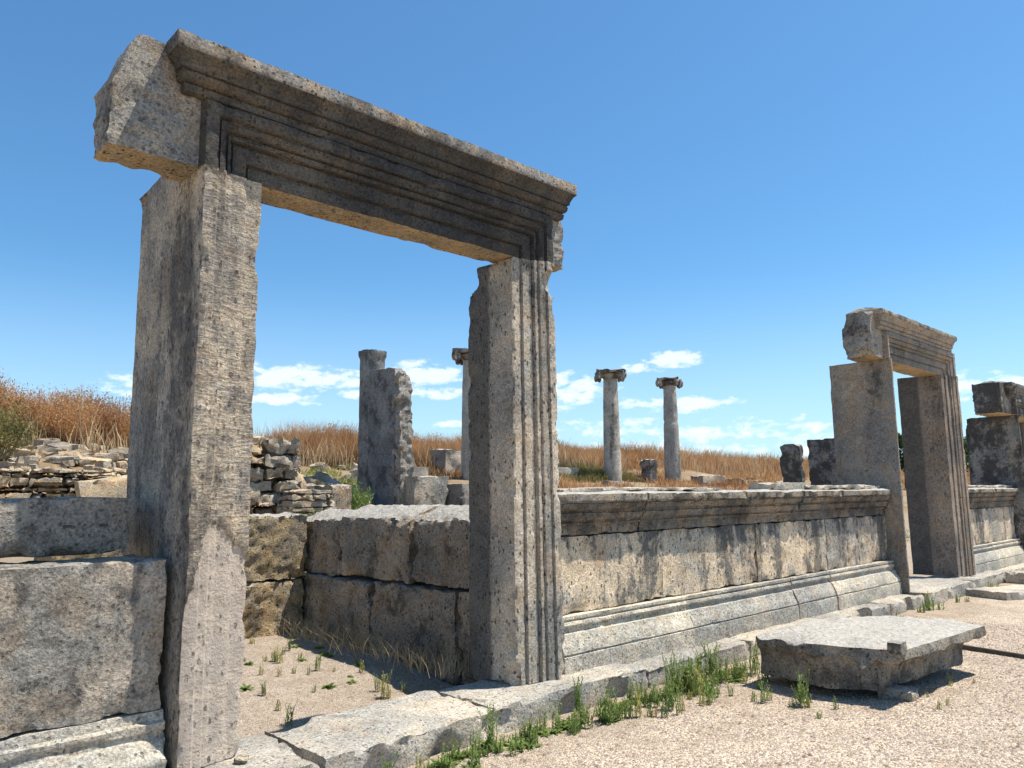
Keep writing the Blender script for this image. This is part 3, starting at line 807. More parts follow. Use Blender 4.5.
# ------------------------------------------------------------------ columns and pillars behind the wall
def column(name, x, y, z0, z1, r0, r1, label, cap=None, mat='column', seed=0, group=None, rot=0.0, crack=None):
    t = thing(name, label, 'column', (x, y, z0), group)
    rings = []
    N = 40
    for z in steps(z0, z1, .10):
        u = (z - z0) / (z1 - z0)
        rr = r0 + (r1 - r0) * (u ** 1.4)
        if cap is None and u > .965: rr += .045
        if crack and abs(z - crack) < .06: rr -= .025
        rings.append([(x + rr * math.cos(2 * math.pi * i / N), y + rr * math.sin(2 * math.pi * i / N), z) for i in range(N)])
    v, f = loft(rings)
    v, f = weather(v, f, amp=.012, freq=2.5, amp2=.004, chip=.04, seed=seed)
    link_mesh('shaft', v, f, M[mat], t)
    if cap:
        s, h = cap
        # ionic capital: echinus, two volute scrolls front and back, abacus
        bm_v, bm_f = [], []
        def add(vf):
            o = len(bm_v)
            bm_v.extend(vf[0]); bm_f.extend([tuple(i + o for i in q) for q in vf[1]])
        c, sn = math.cos(rot), math.sin(rot)
        def W(a, b, zz): return (x + a * c - b * sn, y + a * sn + b * c, zz)
        rings = []
        for (rr, zz) in [(r1, z1 - .02), (r1 + .04, z1 + .05), (r1 + .10, z1 + .12), (r1 + .10, z1 + .17), (r1 + .02, z1 + .20)]:
            rings.append([W(rr * math.cos(2 * math.pi * i / 24), rr * math.sin(2 * math.pi * i / 24), zz) for i in range(24)])
        add(weather(*loft(rings), amp=.01, chip=.02, seed=seed))
        for ca in (45, 135, 225, 315):
            ux, uy = math.cos(R(ca)), math.sin(R(ca))
            rings = []
            for q in range(6):
                b = -.085 + .17 * q / 5
                rad = .135 + (.012 if q in (0, 5) else -.015)
                cx_, cy_ = ux * s * 1.12, uy * s * 1.12
                rings.append([W(cx_ + ux * rad * .8 * math.cos(2 * math.pi * i / 14) - uy * b, cy_ + uy * rad * .8 * math.cos(2 * math.pi * i / 14) + ux * b, z1 + .09 + rad * math.sin(2 * math.pi * i / 14)) for i in range(14)])
            vv, ff = loft(rings)
            add(weather(vv, ff, amp=.015, chip=.05, seed=seed + ca))
        vol_v, vol_f = bm_v, bm_f
        link_mesh('volutes', vol_v, vol_f, M['capital'], t)
        n = 8
        vv, ff = lattice(n, n, 3, lambda i, j, k: W((-s + 2 * s * i / n) * (1 - .16 * (1 - abs(2 * j / n - 1))), (-s + 2 * s * j / n) * (1 - .16 * (1 - abs(2 * i / n - 1))), z1 + .20 + h * k / 3))
        vv, ff = weather(vv, ff, amp=.015, chip=.08, seed=seed + 5)
        link_mesh('abacus', vv, ff, M['capital'], t)
    return t
CG = 'free standing columns beyond the wall'
column('ionic_column', 18.55, 14, terrain_h(18.55, 14) - .1, 5.98, .33, .265, 'pale column with a dark wide volute capital, left of the pair beyond the long wall', cap=(.56, .13), seed=141, group=CG, rot=.75, crack=3.3)
column('ionic_column', 22.42, 14, terrain_h(22.42, 14) - .1, 6.05, .335, .255, 'pale column with a smaller bleached capital, right of the pair beyond the long wall', cap=(.46, .13), seed=142, group=CG, rot=.45, crack=4.6)
column('ionic_column', 11.60, 14, terrain_h(11.6, 14) - .1, 5.92, .34, .28, 'column with volute capital mostly hidden behind the right jamb of the nearest doorway', cap=(.56, .13), seed=143, group=CG, rot=.75)
column('plain_column', 5.62, 10.6, terrain_h(5.6, 10.6) - .1, 5.02, .30, .285, 'plain grey column without capital standing behind the split pillar', mat='pillar', seed=144)

def pillar(name, x0, x1, y0, y1, z0, z1, mat, label, cat='pillar', seed=0, bites=(), d=.07, group=None, amp=.012, skew=None, rotz=0):
    v, f = block((x0, y0, z0), (x1, y1, z1), d=d, amp=amp, amp2=.01, chip=.07, seed=seed, bites=bites, skew=skew)
    return tag(link_mesh(name, v, f, M[mat]), label, cat, group)
# split pillar: dark smooth face to the left, raw broken face to the right
t = thing('broken_pillar', 'tall dark pillar split down its right side with a raw pale broken face', 'pillar', (4.95, 9.2, 1.2))
v, f = block((5.02, 8.84, 1.1), (5.33, 9.84, 4.40), d=.06, seed=151, amp=.02, amp2=.01, chip=.05, bites=[((5.2, 8.70, 4.62), .42)])
link_mesh('body', v, f, M['pillar'], t)
v, f = block((5.03, 8.62, 1.1), (5.38, 8.90, 4.26), d=.04, seed=152, amp=.03, freq=3.4, amp2=.0, chip=.08, rug=.05, rfreq=7,
             skew=lambda p: Vector((p.x + .03 * max(0, 2.4 - p.z) * (p.x - 5.0) * 3, p.y + .06 * max(0, p.z - 2.6), p.z)), bites=[((5.5, 8.55, 4.35), .34)])
link_mesh('broken_face', v, f, M['rough'], t)
pillar('squared_block', 5.15, 6.05, 8.3, 9.1, 1.0, 2.08, 'rough', 'squared grey block with a sunlit top right of the split pillar', 'stone block', 153, d=.06)
pillar('squared_block', 6.08, 6.85, 7.9, 8.6, 1.0, 1.92, 'rough', 'smaller pitted block half hidden by the right jamb of the nearest doorway', 'stone block', 154, d=.06)
pillar('stone_post', 10.92, 11.08, 2.9, 3.37, .2, 2.66, 'black', 'narrow dark stone post with pale chipped right edge beyond the long wall', 'post', 155, bites=[((11.12, 2.78, 2.75), .20)], group='stone posts behind the wall', skew=lambda p: Vector((p.x + .05 * (2.6 - p.z), p.y, p.z)))
pillar('stone_post', 12.6, 12.80, 2.9, 3.55, .2, 2.84, 'black', 'wider blackened stone post with a white top beside the second doorway', 'post', 156, group='stone posts behind the wall')
pillar('rubble_pier', 20.35, 20.85, 13.6, 14.1, 1.5, 2.95, 'black', 'squat dark rubble pier at the foot of the farther column', 'rubble pier', 157, d=.12, amp=.05)
pillar('fallen_slab', 15.5, 17.3, 14.6, 15.3, 2.3, 2.62, 'step', 'long pale slab lying on the green patch left of the column pair', 'stone block', 158, d=.15, amp=.04)
pillar('fallen_block', 11.5, 12.4, 15.2, 16, 2.3, 3.15, 'rough', 'low grey block in dry grass beside the hidden volute column', 'stone block', 159, d=.09, amp=.06)
pillar('fallen_boulder', 22.9, 24.6, 12.9, 13.5, 1.6, 2.35, 'rubble_grey', 'low grey boulder in front of dry grass right of the column pair', 'boulder', 160, d=.15, amp=.09)
pillar('fallen_slab', 9.0, 9.6, 13.6, 14.1, 2.0, 2.5, 'step', 'flat pale slab in the grass above the squared block', 'stone block', 161, d=.1, amp=.04)
for i, (x, y, sx, z0, z1, mt, lab) in enumerate([(17.6, 3.9, 1.1, 0, .55, 'rubble', 'lowest pale tumbled stone seen inside the second doorway'), (18.6, 4.2, 1.1, .35, .95, 'rubble_grey', 'middle tumbled stone seen inside the second doorway'), (19.6, 4.6, 1.3, .8, 1.45, 'rubble', 'upper tumbled stone seen inside the second doorway')]):
    pillar('tumbled_stone', x, x + sx, y, y + .8, z0, z1, mt, lab, 'stone', 165 + i, d=.12, amp=.08)

# ------------------------------------------------------------------ rubble: masonry remnant and stones on the slope
def stone_mesh(seed, flat=.5, n=3):
    rr = random.Random(seed)
    v, f = lattice(n + 1, n + 1, n, lambda i, j, k: Vector(((i / (n + 1) - .5), (j / (n + 1) - .5) * rr.uniform(.85, .95), (k / n - .5) * flat)))
    out = []
    for p in v:
        p = Vector(p)
        q = p * (1 - .22 * (p.length / .8) ** 2)
        q += Vector((noise.noise(p * 2.2 + Vector((seed, 0, 0))), noise.noise(p * 2.2 + Vector((0, seed, 5))), .6 * noise.noise(p * 2.2 + Vector((3, 7, seed))))) * .16
        out.append(q)
    me = bpy.data.meshes.new('rubble_stone')
    me.from_pydata(out, [], f)
    me.shade_smooth(); me.set_sharp_from_angle(angle=R(25))
    me.materials.append(M['rubble'])
    return me
STONES = [stone_mesh(i + 1, random.choice([.25, .32, .42, .6])) for i in range(12)]
STONES_G = []
for me in STONES[:6]:
    c = me.copy(); c.materials[0] = M['rubble_grey']; STONES_G.append(c)
def put_stone(x, y, z, s, rz, label, group, tiltv=.2, mesh=None):
    me = mesh or random.choice(STONES + STONES_G)
    o = bpy.data.objects.new('rubble_stone', me)
    COL.objects.link(o)
    o.location = (x, y, z)
    o.rotation_euler = (random.uniform(-tiltv, tiltv), random.uniform(-tiltv, tiltv), rz)
    o.scale = (s * random.uniform(.8, 1.3), s * random.uniform(.7, 1.0), s * random.uniform(.7, 1.1))
    return tag(o, label, 'stone', group)
G1 = 'rubble stones on the slope left of the nearest doorway'
cnt = 0
for row, yy in enumerate(np.linspace(10.8, 16.4, 17)):
    for x in np.arange(-3.2, 4.0, .5):
        if cnt >= 245: break
        xx, y2 = x + random.uniform(-.25, .25), yy + random.uniform(-.2, .2)
        put_stone(xx, y2, terrain_h(xx, y2) + .08, random.choice([.18, .25, .3, .4, .55]), random.uniform(-.6, .6), 'pale flat rubble stone among many on the slope left of the nearest doorway', G1)
        cnt += 1
G2 = 'rubble stones on the slope seen through the nearest doorway'
for i in range(110):
    xx, y2 = random.uniform(2.6, 7.6), random.uniform(8.2, 14.5)
    put_stone(xx, y2, terrain_h(xx, y2) + .07, random.uniform(.25, .65), random.uniform(0, 3), 'pale tumbled rubble stone among many on the slope seen through the nearest doorway', G2, .4)
G3 = 'low stones in the grass beyond the long wall'
for i in range(16):
    xx, y2 = random.uniform(12.5, 30), random.uniform(11.5, 14.5)
    put_stone(xx, y2, terrain_h(xx, y2) + .05, random.uniform(.35, .9), random.uniform(0, 3), 'low stone among the scattered stones at the grass foot beyond the long wall', G3, .15)
# stacked masonry remnant right of the left jamb
mas = thing('masonry_remnant', 'stacked crumbling masonry remnant with a boulder on top beside the left jamb', 'ruined masonry', (1.9, 8.3, .9))
zc = .95
k = 0
while zc < 2.30:
    hh = random.uniform(.09, .26)
    x = .9
    while x < 2.42:
        wd = random.uniform(.25, .62)
        v, f = block((x, 8.0 + random.uniform(-.14, .14), zc), (min(x + wd, 2.5) - .02, 8.7, zc + hh - .015), d=.05, amp=.04, amp2=.02, chip=.14, rug=.03, rfreq=8, lumps=.07, seed=k + 200, skew=(lambda p, t1=random.uniform(-.14, .14), x0=x: Vector((p.x, p.y, p.z + t1 * (p.x - x0 - .2)))))
        link_mesh('stone', v, f, M['rubble_grey' if k % 3 else 'rubble'], mas)
        x += wd
        k += 1
    zc += hh
v, f = block((1.75, 7.95, zc), (2.42, 8.7, zc + .30), d=.05, amp=.06, amp2=.03, chip=.14, rug=.06, lumps=.08, seed=260)
link_mesh('top_boulder', v, f, M['rubble_grey'], mas)
v, f = block((.95, 7.95, zc), (1.72, 8.7, zc + .34), d=.05, amp=.06, amp2=.03, chip=.14, rug=.06, lumps=.08, seed=261)
link_mesh('top_boulder', v, f, M['rubble'], mas)
lowm = thing('dry_stone_wall', 'short low dry stone wall of thin slabs between masonry remnant and split pillar', 'ruined masonry', (2.4, 7.2, .9))
zc = 1.0
while zc < 1.80:
    hh = random.uniform(.07, .13)
    x = 1.75
    while x < 2.5:
        wd = random.uniform(.2, .45)
        v, f = block((x, 6.95 + random.uniform(-.05, .05), zc), (min(x + wd, 2.55) - .015, 7.5, zc + hh - .012), d=.06, amp=.02, amp2=.015, chip=.06, seed=k + 300)
        link_mesh('slab', v, f, M['rubble_grey'], lowm)
        x += wd; k += 1
    zc += hh
pillar('squared_block', 2.56, 2.98, 7.15, 7.8, .9, 1.88, 'brown', 'upright brown block at the end of the low dry stone wall', 'stone block', 170, d=.06, amp=.03)
pillar('leaning_slab', 2.95, 3.2, 9.4, 10.0, 1.5, 2.35, 'rubble', 'bright pale slab leaning on the rubble slope behind the masonry remnant', 'stone slab', 171, d=.07, amp=.04, skew=lambda p: Vector((p.x + .3 * (2.3 - p.z), p.y, p.z)))
# terrace wall of flat slabs and a tilted slab above the left coping block
ter = thing('dry_stone_terrace', 'dry stone terrace wall of flat pale slabs above the left coping block', 'terrace wall', (-.8, 10.3, 1.0))
zc = 1.1
while zc < 2.15:
    hh = random.uniform(.06, .18)
    x = -4.2
    while x < 1.5:
        wd = random.uniform(.18, .6)
        v, f = block((x, 9.9 + random.uniform(-.1, .1) + (zc - 1.1) * .25, zc), (x + wd - .01, 10.7, zc + hh - .01), d=.07, amp=.05, amp2=.02, chip=.12, rug=.04, lumps=.04, seed=k + 400)
        link_mesh('stone', v, f, M['rubble'], ter)
        x += wd; k += 1
    zc += hh
pillar('tilted_slab', -.62, .25, 9.35, 9.6, 1.3, 2.05, 'rubble', 'large pale tilted slab standing before the terrace wall', 'stone slab', 172, d=.07, amp=.03, skew=lambda p: Vector((p.x - .15 * (p.z - 1.3), p.y + .1 * (p.z - 1.3), p.z + .12 * p.x)))
pillar('upright_block', .38, .8, 9.3, 9.7, 1.3, 2.15, 'rubble_grey', 'grey upright block touching the outline of the left jamb', 'stone block', 173, d=.07, amp=.03)

# ------------------------------------------------------------------ vegetation
def tri_blades(P, H, W, lean, col_seed=0, heads=False):
    """many thin upright blades; arrays of base points, heights, widths, lean vectors"""
    n = len(P)
    ang = rng.uniform(0, math.pi, n)
    sx, sy = np.cos(ang) * W / 2, np.sin(ang) * W / 2
    V = np.zeros((n, 5, 3))
    mid = P + np.stack([lean[:, 0] * .35, lean[:, 1] * .35, H * .55], 1)
    tip = P + np.stack([lean[:, 0], lean[:, 1], H], 1)
    V[:, 0] = P + np.stack([-sx, -sy, 0 * sx], 1)
    V[:, 1] = P + np.stack([sx, sy, 0 * sx], 1)
    V[:, 2] = mid + np.stack([sx * .8, sy * .8, 0 * sx], 1)
    V[:, 3] = mid + np.stack([-sx * .8, -sy * .8, 0 * sx], 1)
    V[:, 4] = tip
    idx = np.arange(n) * 5
    F = [(a, a + 1, a + 2, a + 3) for a in idx] + [(a + 3, a + 2, a + 4) for a in idx]
    return V.reshape(-1, 3), F

def grass_field(name, pts, hmin, hmax, wid, mat, label=None, cat='grass', kind='stuff', lean=.25):
    P = np.array(pts)
    n = len(P)
    H = rng.uniform(hmin, hmax, n) * np.clip(np.array([.85 + .55 * noise.noise((p[0] * .16, p[1] * .3, 8)) + .35 * noise.noise((p[0] * .7, p[1] * .7, 3)) for p in pts]), .35, 1.5)
    W = rng.uniform(.6, 1.3, n) * wid
    L = rng.normal(0, lean, (n, 2)) * H[:, None]
    V, F = tri_blades(P, H, W, L)
    return tag(link_mesh(name, V, F, mat, origin=(0, 0, 0), smooth=False), label, cat, None, kind)

def scatter(n, x0, x1, y0, y1, dens=None, power=1.0):
    out = []
    while len(out) < n:
        x = x0 + (x1 - x0) * random.random() ** power
        y = random.uniform(y0, y1)
        if dens and random.random() > dens(x, y):
            continue
        out.append((x, y, terrain_h(x, y) - .02))
    return out
gap = lambda x, y: 0.12 if abs(x - 5.9 - (y - 17) * .3) < .55 else 1.0
grass_field('dry_grass', scatter(42000, -9, 24, 16.4, 20.5, lambda x, y: gap(x, y) * (.35 + .65 * (noise.noise((x * .5, y * .5, 2)) > -.15))), .45, 1.25, .015, M['dry'], 'rust brown dry grass covering the berm behind the ruins', lean=.32)
grass_field('dry_grass', scatter(42000, 20, 125, 16.0, 22.0, None, 1.5), .4, 1.25, .035, M['dry'], 'rust brown dry grass band beyond the long wall', lean=.32)
grass_field('dry_brush', scatter(9000, -9, 20, 15.8, 17.8, lambda x, y: gap(x, y) * .9), .2, .55, .03, M['brush_dark'], 'dark twiggy undergrowth at the foot of the dry grass', lean=.5)
grass_field('pale_grass', scatter(13000, -9, 90, 15.2, 20, gap, 1.3), .4, 1.2, .022, M['straw'], 'pale straw stems mixed through the dry grass', lean=.25)
grass_field('dry_grass', scatter(22000, 9, 75, 10.5, 16.4, lambda x, y: (noise.noise((x * .35, y * .5, 9)) > -.1) and not (13.5 < x < 20 and 13.2 < y < 16), 1.3), .12, .45, .028, M['dry'], 'short rust brown grass between the columns', lean=.4)
grass_field('green_grass', scatter(5000, 13.5, 20.0, 13.8, 16.0), .15, .40, .03, M['shrub'], 'patch of green grass left of the column pair', lean=.4)
grass_field('low_growth', scatter(5000, 1.6, 9.0, 7.5, 14.5, lambda x, y: noise.noise((x * .9, y * .9, 5)) > .12), .08, .3, .02, M['weed_yellow'], 'low yellow growth between the rubble stones', lean=.6)

# bushy dry shrubs on the left berm, each its own plant
def bush_mesh(name, r, h, n, seed, leafw=.05, twigs=70):
    rr = random.Random(seed)
    V, F = [], []
    def quad(p, d, wv, L):
        o = len(V)
        V.extend([p - wv, p + wv, p + wv * .7 + d * L, p - wv * .7 + d * L])
        F.append((o, o + 1, o + 2, o + 3))
    tips = []
    for i in range(twigs):
        a = rr.uniform(0, 6.283)
        rad = r * math.sqrt(rr.random())
        base = Vector((rad * .35 * math.cos(a), rad * .35 * math.sin(a), 0))
        tip = Vector((rad * math.cos(a), rad * math.sin(a), h * rr.uniform(.55, 1.0) * (1 - .25 * (rad / r) ** 2)))
        d = (tip - base); L = d.length; d.normalize()
        wv = d.cross(Vector((rr.gauss(0, 1), rr.gauss(0, 1), rr.gauss(0, 1)))).normalized() * .007
        quad(base, d, wv, L)
        tips.append((base, tip))
    for i in range(n):
        base, tip = tips[rr.randrange(len(tips))]
        u = rr.uniform(.35, 1.05)
        p = base.lerp(tip, u) + Vector((rr.gauss(0, .07), rr.gauss(0, .07), rr.gauss(0, .06)))
        d = Vector((rr.gauss(0, .6), rr.gauss(0, .6), rr.uniform(.2, 1.0))).normalized()
        wv = d.cross(Vector((rr.gauss(0, 1), rr.gauss(0, 1), .1))).normalized() * leafw * rr.uniform(.25, .6)
        quad(p, d, wv, leafw * rr.uniform(1.2, 3.0))
    me = bpy.data.meshes.new(name)
    me.from_pydata(V, [], F)
    return me
def place_mesh(name, me, mat, loc, rz, s, label, cat, group):
    o = bpy.data.objects.new(name, me)
    if not me.materials: me.materials.append(mat)
    COL.objects.link(o)
    o.location = loc; o.rotation_euler = (0, 0, rz); o.scale = s if isinstance(s, tuple) else (s, s, s)
    return tag(o, label, cat, group)
DRY = [bush_mesh('dry_shrub', .8, 1.5, 5200, i, .019, 170) for i in range(3)]
for i in range(26):
    x = -6 + i * .42 + random.uniform(-.2, .2)
    y = random.uniform(16.3, 18.2)
    place_mesh('dry_shrub', DRY[i % 3], M['dry'], (x, y, terrain_h(x, y) - .05), random.uniform(0, 6), random.uniform(.8, 1.1), 'rust coloured dry shrub among those crowning the berm left of the nearest doorway', 'shrub', 'dry shrubs on the left berm')
for i in range(22):
    x = 5.0 + i * .8 + random.uniform(-.3, .3)
    y = random.uniform(17.0, 18.8)
    if abs(x - 5.9 - (y - 17) * .3) < .7: continue
    place_mesh('dry_shrub', DRY[i % 3], M['dry'], (x, y, terrain_h(x, y) - .05), random.uniform(0, 6), random.uniform(.6, .85), 'rust coloured dry shrub among those on the berm seen through the nearest doorway', 'shrub', 'dry shrubs on the middle berm')
OL = [bush_mesh('olive_shrub', .7, 1.3, 4000, 30 + i, .022, 90) for i in range(2)]
for (x, y, s, lab) in [(-1.2, 13.6, 1.1, 'olive green shrub at the left picture edge above the rubble slope'), (-2.6, 14.0, 1.1, 'dry olive shrub leaving the picture at the far left')]:
    place_mesh('olive_shrub', OL[0], M['shrub'], (x, y, terrain_h(x, y) - .05), x, s, lab, 'shrub', 'olive shrubs on the left slope')
GR = bush_mesh('green_shrub', .5, .6, 2200, 40, .024, 60)
place_mesh('green_shrub', GR, M['weed'], (3.55, 8.0, terrain_h(3.5, 8) - .05), 1, (.8, .8, 1.1), 'small bright green shrub left of the split pillar foot', 'shrub', 'green shrubs behind the shop')
place_mesh('green_shrub', GR, M['weed'], (1.75, 6.2, terrain_h(1.7, 6.2) - .05), 2, (.6, .6, .75), 'small green shrub above the rear wall beside the left jamb', 'shrub', 'green shrubs behind the shop')
place_mesh('green_shrub', GR, M['weed'], (16.5, 3.4, .1), 3, (.9, .9, 1.3), 'green shrub growing inside the second doorway', 'shrub', 'green shrubs behind the shop')

# upright weeds along the step
def weed_mesh(name, h, n, seed, spread=.09, lw=.011, ll=.055):
    rr = random.Random(seed)
    V, F = [], []
    for i in range(n):
        a = rr.uniform(0, 6.283); rad = spread * math.sqrt(rr.random())
        base = Vector((rad * math.cos(a), rad * math.sin(a), -.02))
        H = h * rr.uniform(.45, 1.0)
        lean = Vector((rr.gauss(0, .14), rr.gauss(0, .14), 0)) * H
        prev = base
        segs = max(5, int(H / .018))
        for s in range(1, segs + 1):
            u = s / segs
            p = base + lean * u * u + Vector((0, 0, H * u))
            wv = Vector((math.cos(a), math.sin(a), 0)) * .0035
            o = len(V); V.extend([prev - wv, prev + wv, p + wv * .8, p - wv * .8]); F.append((o, o + 1, o + 2, o + 3))
            prev = p
            if u > .15:
                b = rr.uniform(0, 6.283)
                d = Vector((math.cos(b), math.sin(b), rr.uniform(.5, 1.6))).normalized()
                L = ll * (1.15 - .7 * u) * rr.uniform(.6, 1.2)
                sd = d.cross(Vector((0, 0, 1))).normalized() * lw * rr.uniform(.6, 1.1)
                o = len(V)
                V.extend([p, p + d * L * .45 + sd, p + d * L, p + d * L * .45 - sd]); F.append((o, o + 1, o + 2, o + 3))
    me = bpy.data.meshes.new(name)
    me.from_pydata(V, [], F)
    return me
WM = [weed_mesh('weed_clump', .25 + .05 * i, 8 + 2 * i, 50 + i, .045, .008, .05) for i in range(4)]
WS = [weed_mesh('weed_clump', .09 + .03 * i, 9, 60 + i, .036, .007, .034) for i in range(4)]
def rosette_mesh(name, n, seed):
    rr = random.Random(seed)
    V, F = [], []
    for i in range(n):
        a = rr.uniform(0, 6.283); el_ = rr.uniform(.15, 1.1); L = rr.uniform(.05, .13)
        d = Vector((math.cos(a) * math.cos(el_), math.sin(a) * math.cos(el_), math.sin(el_)))
        sd = Vector((-math.sin(a), math.cos(a), 0)) * L * rr.uniform(.12, .24)
        b = Vector((0, 0, -.01))
        drop = Vector((0, 0, -.25 * L))
        o = len(V)
        V.extend([b, b + d * L * .5 + sd, b + d * L + drop, b + d * L * .5 - sd]); F.append((o, o + 1, o + 2, o + 3))
    me = bpy.data.meshes.new(name)
    me.from_pydata(V, [], F)
    me.materials.append(M['weed'])
    return me
WR = [rosette_mesh('leafy_weed', 34, 70 + i) for i in range(3)]
WL = 'upright green weed clump growing with many others along the foot of the stone step'
def clump(x, y, big, s, label=WL, group='weeds along the foot of the step', mat='weed', z=None):
    ms = WM if big else WS
    me = random.choice(ms)
    if mat != 'weed':
        key = me.name + mat
        if key not in CACHE:
            c = me.copy(); c.materials.clear(); c.materials.append(M[mat]); CACHE[key] = c
        me = CACHE[key]
    place_mesh('weed_clump', me, M['weed'], (x, y, (terrain_h(x, y) if z is None else z)), random.uniform(0, 6), (s, s, s * random.uniform(.85, 1.2)), label, 'weed', group)
CACHE = {}
for me in WM + WS:
    me.materials.append(M['weed'])
for i in range(60):
    t_ = random.random()
    x = -1.7 + 4.3 * t_ ** .62
    big = x > -.1 and random.random() < .42
    clump(x, -.42 - abs(random.gauss(0, .14)) - (.08 if x > .3 else 0), big, random.uniform(.75, 1.15))
for i in range(46):
    x = random.uniform(-1.3, 2.6)
    place_mesh('leafy_weed', random.choice(WR), M['weed'], (x, -.44 - abs(random.gauss(0, .10)), terrain_h(x, -.5)), random.uniform(0, 6), random.uniform(.5, 1.1), 'low broad leaved weed among many at the foot of the stone step', 'weed', 'leafy weeds along the step')
for i in range(18):
    x, y = random.uniform(-1.8, .3), random.uniform(1.3, 3.9)
    place_mesh('leafy_weed', random.choice(WR), M['weed_yellow'], (x, y, terrain_h(x, y)), random.uniform(0, 6), random.uniform(.4, .9), 'low broad leaved weed among several on the sandy doorway floor', 'weed', 'leafy weeds on the sandy floor')
for i in range(60):
    x = random.uniform(-1.5, 2.4)
    clump(x, -.45 - abs(random.gauss(0, .09)), False, random.uniform(.6, 1.1), mat=random.choice(['weed', 'weed', 'weed_yellow']))
for i in range(30):
    x = random.uniform(.5, 2.2)
    clump(x, random.uniform(-1.0, -.4), random.random() < .3, random.uniform(.5, .95), mat=random.choice(['weed', 'weed', 'weed_yellow', 'weed_yellow', 'straw']))
for (x, y, big) in [(-1.62, -.60, True), (-2.15, -.62, True), (-1.30, -.60, False), (-.9, -.55, True), (-.72, -.52, True)]:
    clump(x, y, big, .8)
for i in range(14):
    clump(random.uniform(1.45, 2.1), random.uniform(-1.75, -.9), random.random() < .25, random.uniform(.6, .95), 'green and yellow weed clump growing at the shaded end of the fallen block', 'weeds beside the fallen block', 'weed' if i % 3 else 'weed_yellow')
for i in range(6):
    clump(random.uniform(2.3, 4.3), random.uniform(-2.3, -2.05), False, random.uniform(.35, .6), 'tiny yellowish weed on the gravel under the fallen block ledge', 'weeds under the ledge', 'weed_yellow')
for i in range(9):
    clump(random.uniform(6.2, 8.2), random.uniform(-.55, -.38), False, random.uniform(.9, 1.4), 'small green weed at the step left of the second doorway', 'weeds before the second doorway', 'weed')
for i in range(8):
    clump(random.uniform(8.6, 10.6), random.uniform(-.6, -.40), False, random.uniform(.8, 1.3), 'small green weed at the step in front of the second doorway', 'weeds at the second threshold', 'weed' if i % 2 else 'weed_yellow')
for i in range(44):
    x, y = random.uniform(-1.9, .4), random.uniform(1.3, 4.0)
    clump(x, y, random.random() < .3, random.uniform(.45, .9), 'sparse low weed on the sandy floor inside the nearest doorway', 'weeds on the sandy floor', 'weed' if random.random() < .35 else 'weed_yellow')
for i in range(12):
    x = random.uniform(-1.7, -.2)
    clump(x, .46 + random.uniform(0, .14), False, random.uniform(.5, .9), 'dark little weed behind the threshold stone of the nearest doorway', 'dark weeds behind the threshold', 'weed_dark')
grass_field('dry_grass_tufts', [(random.gauss(.28, .10), random.uniform(1.0, 4.1), .07) for _ in range(500)], .12, .36, .006, M['straw'], 'thin dry grass along the foot of the partition wall', lean=.6)

# fine gravel lying on the path and the sandy floor
def pebbles(name, n, x0, x1, y0, y1, s0, s1, label, dens=None):
    base = np.array([(1, 0, 0), (0, 1, 0), (-1, 0, 0), (0, -1, 0), (0, 0, .7), (0, 0, -.5)])
    fc = [(0, 1, 4), (1, 2, 4), (2, 3, 4), (3, 0, 4)]
    V, F = [], []
    c = 0
    while c < n:
        x, y = random.uniform(x0, x1), random.uniform(y0, y1)
        if y < -.55 and x < -3.5: 
            c += 1; continue
        s = random.uniform(s0, s1)
        a = random.uniform(0, 6.28)
        ca, sa = math.cos(a), math.sin(a)
        k = len(V)
        sx = s * random.uniform(.7, 1.3)
        z = terrain_h(x, y)
        for b in base:
            V.append((x + (b[0] * ca * sx - b[1] * sa * s), y + (b[0] * sa * sx + b[1] * ca * s), z + b[2] * s))
        F += [tuple(i + k for i in q) for q in fc]
        c += 1
    return tag(link_mesh(name, V, F, M['pebble'], origin=(0, 0, 0), smooth=False), label, 'gravel', None, 'stuff')
pebbles('gravel', 34000, -2.5, 7.0, -4.2, -.35, .004, .013, 'fine pinkish gravel covering the path in front of the wall')
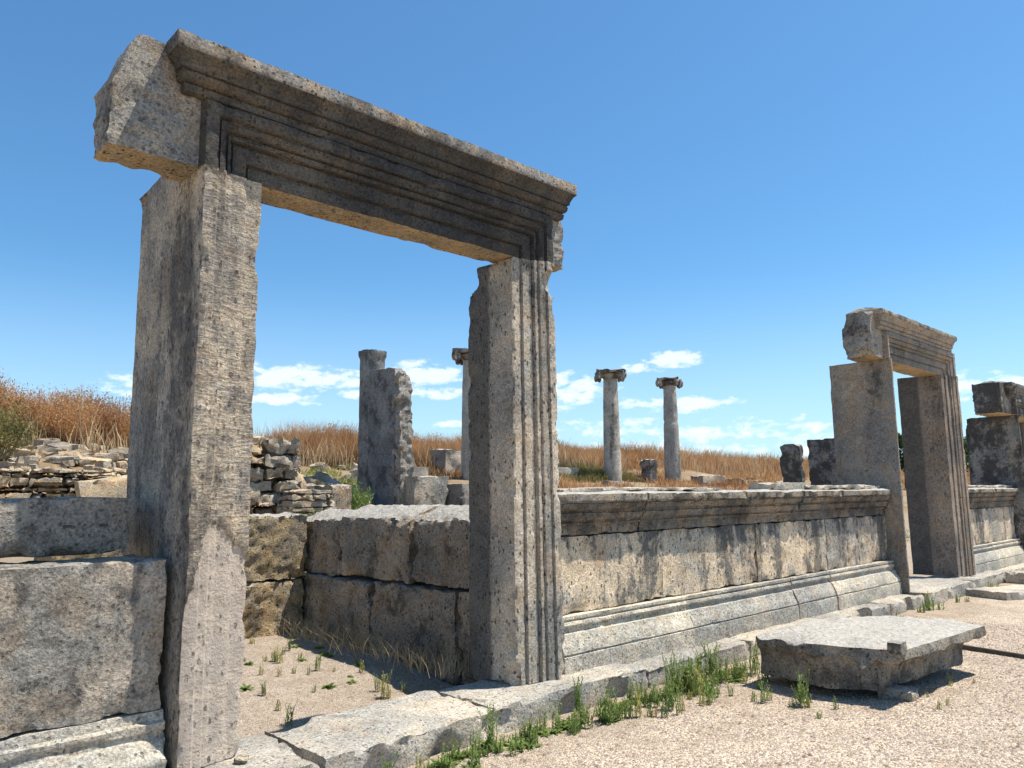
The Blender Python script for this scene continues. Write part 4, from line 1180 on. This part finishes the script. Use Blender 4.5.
pebbles('gravel', 1500, -2.5, 7.0, -4.0, -.35, .010, .022, 'scattered larger stone chips lying on the gravel path')
pebbles('sand_grit', 5000, -2.2, .5, .4, 4.2, .004, .014, 'pale grit lying on the sandy floor inside the nearest doorway')
for (x, y, s, lab) in [(-1.05, -.62, .06, 'small loose stone on the gravel below the threshold weeds'), (-.95, -.66, .045, 'smaller loose stone beside another below the threshold weeds'), (-2.28, -.10, .10, 'pale stone chip at the foot of the left jamb'), (1.70, -1.45, .07, 'white pebble among the weeds left of the fallen block')]:
    put_stone(x, y, (.2 if y > -.3 else 0) + .01, s, 1.0, lab, None, mesh=STONES[3])

# ------------------------------------------------------------------ distant trees on the right
def tree(x, y, h, r, seed, label):
    z0 = terrain_h(x, y)
    t = thing('tree', label, 'tree', (x, y, z0 - .1), 'distant trees on the right')
    rr = random.Random(seed)
    rings = []
    for z in steps(0, h * .6, .2):
        q = .14 * (1 - z / h)
        rings.append([(x + q * math.cos(i * .785), y + q * math.sin(i * .785), z0 - .1 + z) for i in range(8)])
    v, f = loft(rings)
    link_mesh('trunk', v, f, M['bark'], t)
    V, F = [], []
    cl = [(Vector((rr.gauss(0, r * .45), rr.gauss(0, r * .45), h * rr.uniform(.45, .95))), r * rr.uniform(.25, .5)) for _ in range(12)]
    for i in range(2200):
        c, q = cl[rr.randrange(len(cl))]
        d = Vector((rr.gauss(0, 1), rr.gauss(0, 1), rr.gauss(0, .8))).normalized()
        p = Vector((x, y, z0)) + c + d * q * rr.uniform(.6, 1.05)
        a = Vector((rr.gauss(0, 1), rr.gauss(0, 1), rr.gauss(0, 1))).normalized() * .09
        b = a.cross(d).normalized() * .06
        o = len(V); V += [p - a, p - b, p + a, p + b]; F.append((o, o + 1, o + 2, o + 3))
    link_mesh('crown', V, F, M['tree'], t, smooth=False)
tree(44.5, 9.3, 3.1, 1.3, 1, 'distant green tree between the second and third doorways')
tree(47.0, 8.9, 2.3, 1.0, 2, 'smaller distant tree against the left side of the third doorway')
tree(40.5, 11.4, 3.0, 1.0, 3, 'distant tree seen through the second doorway')
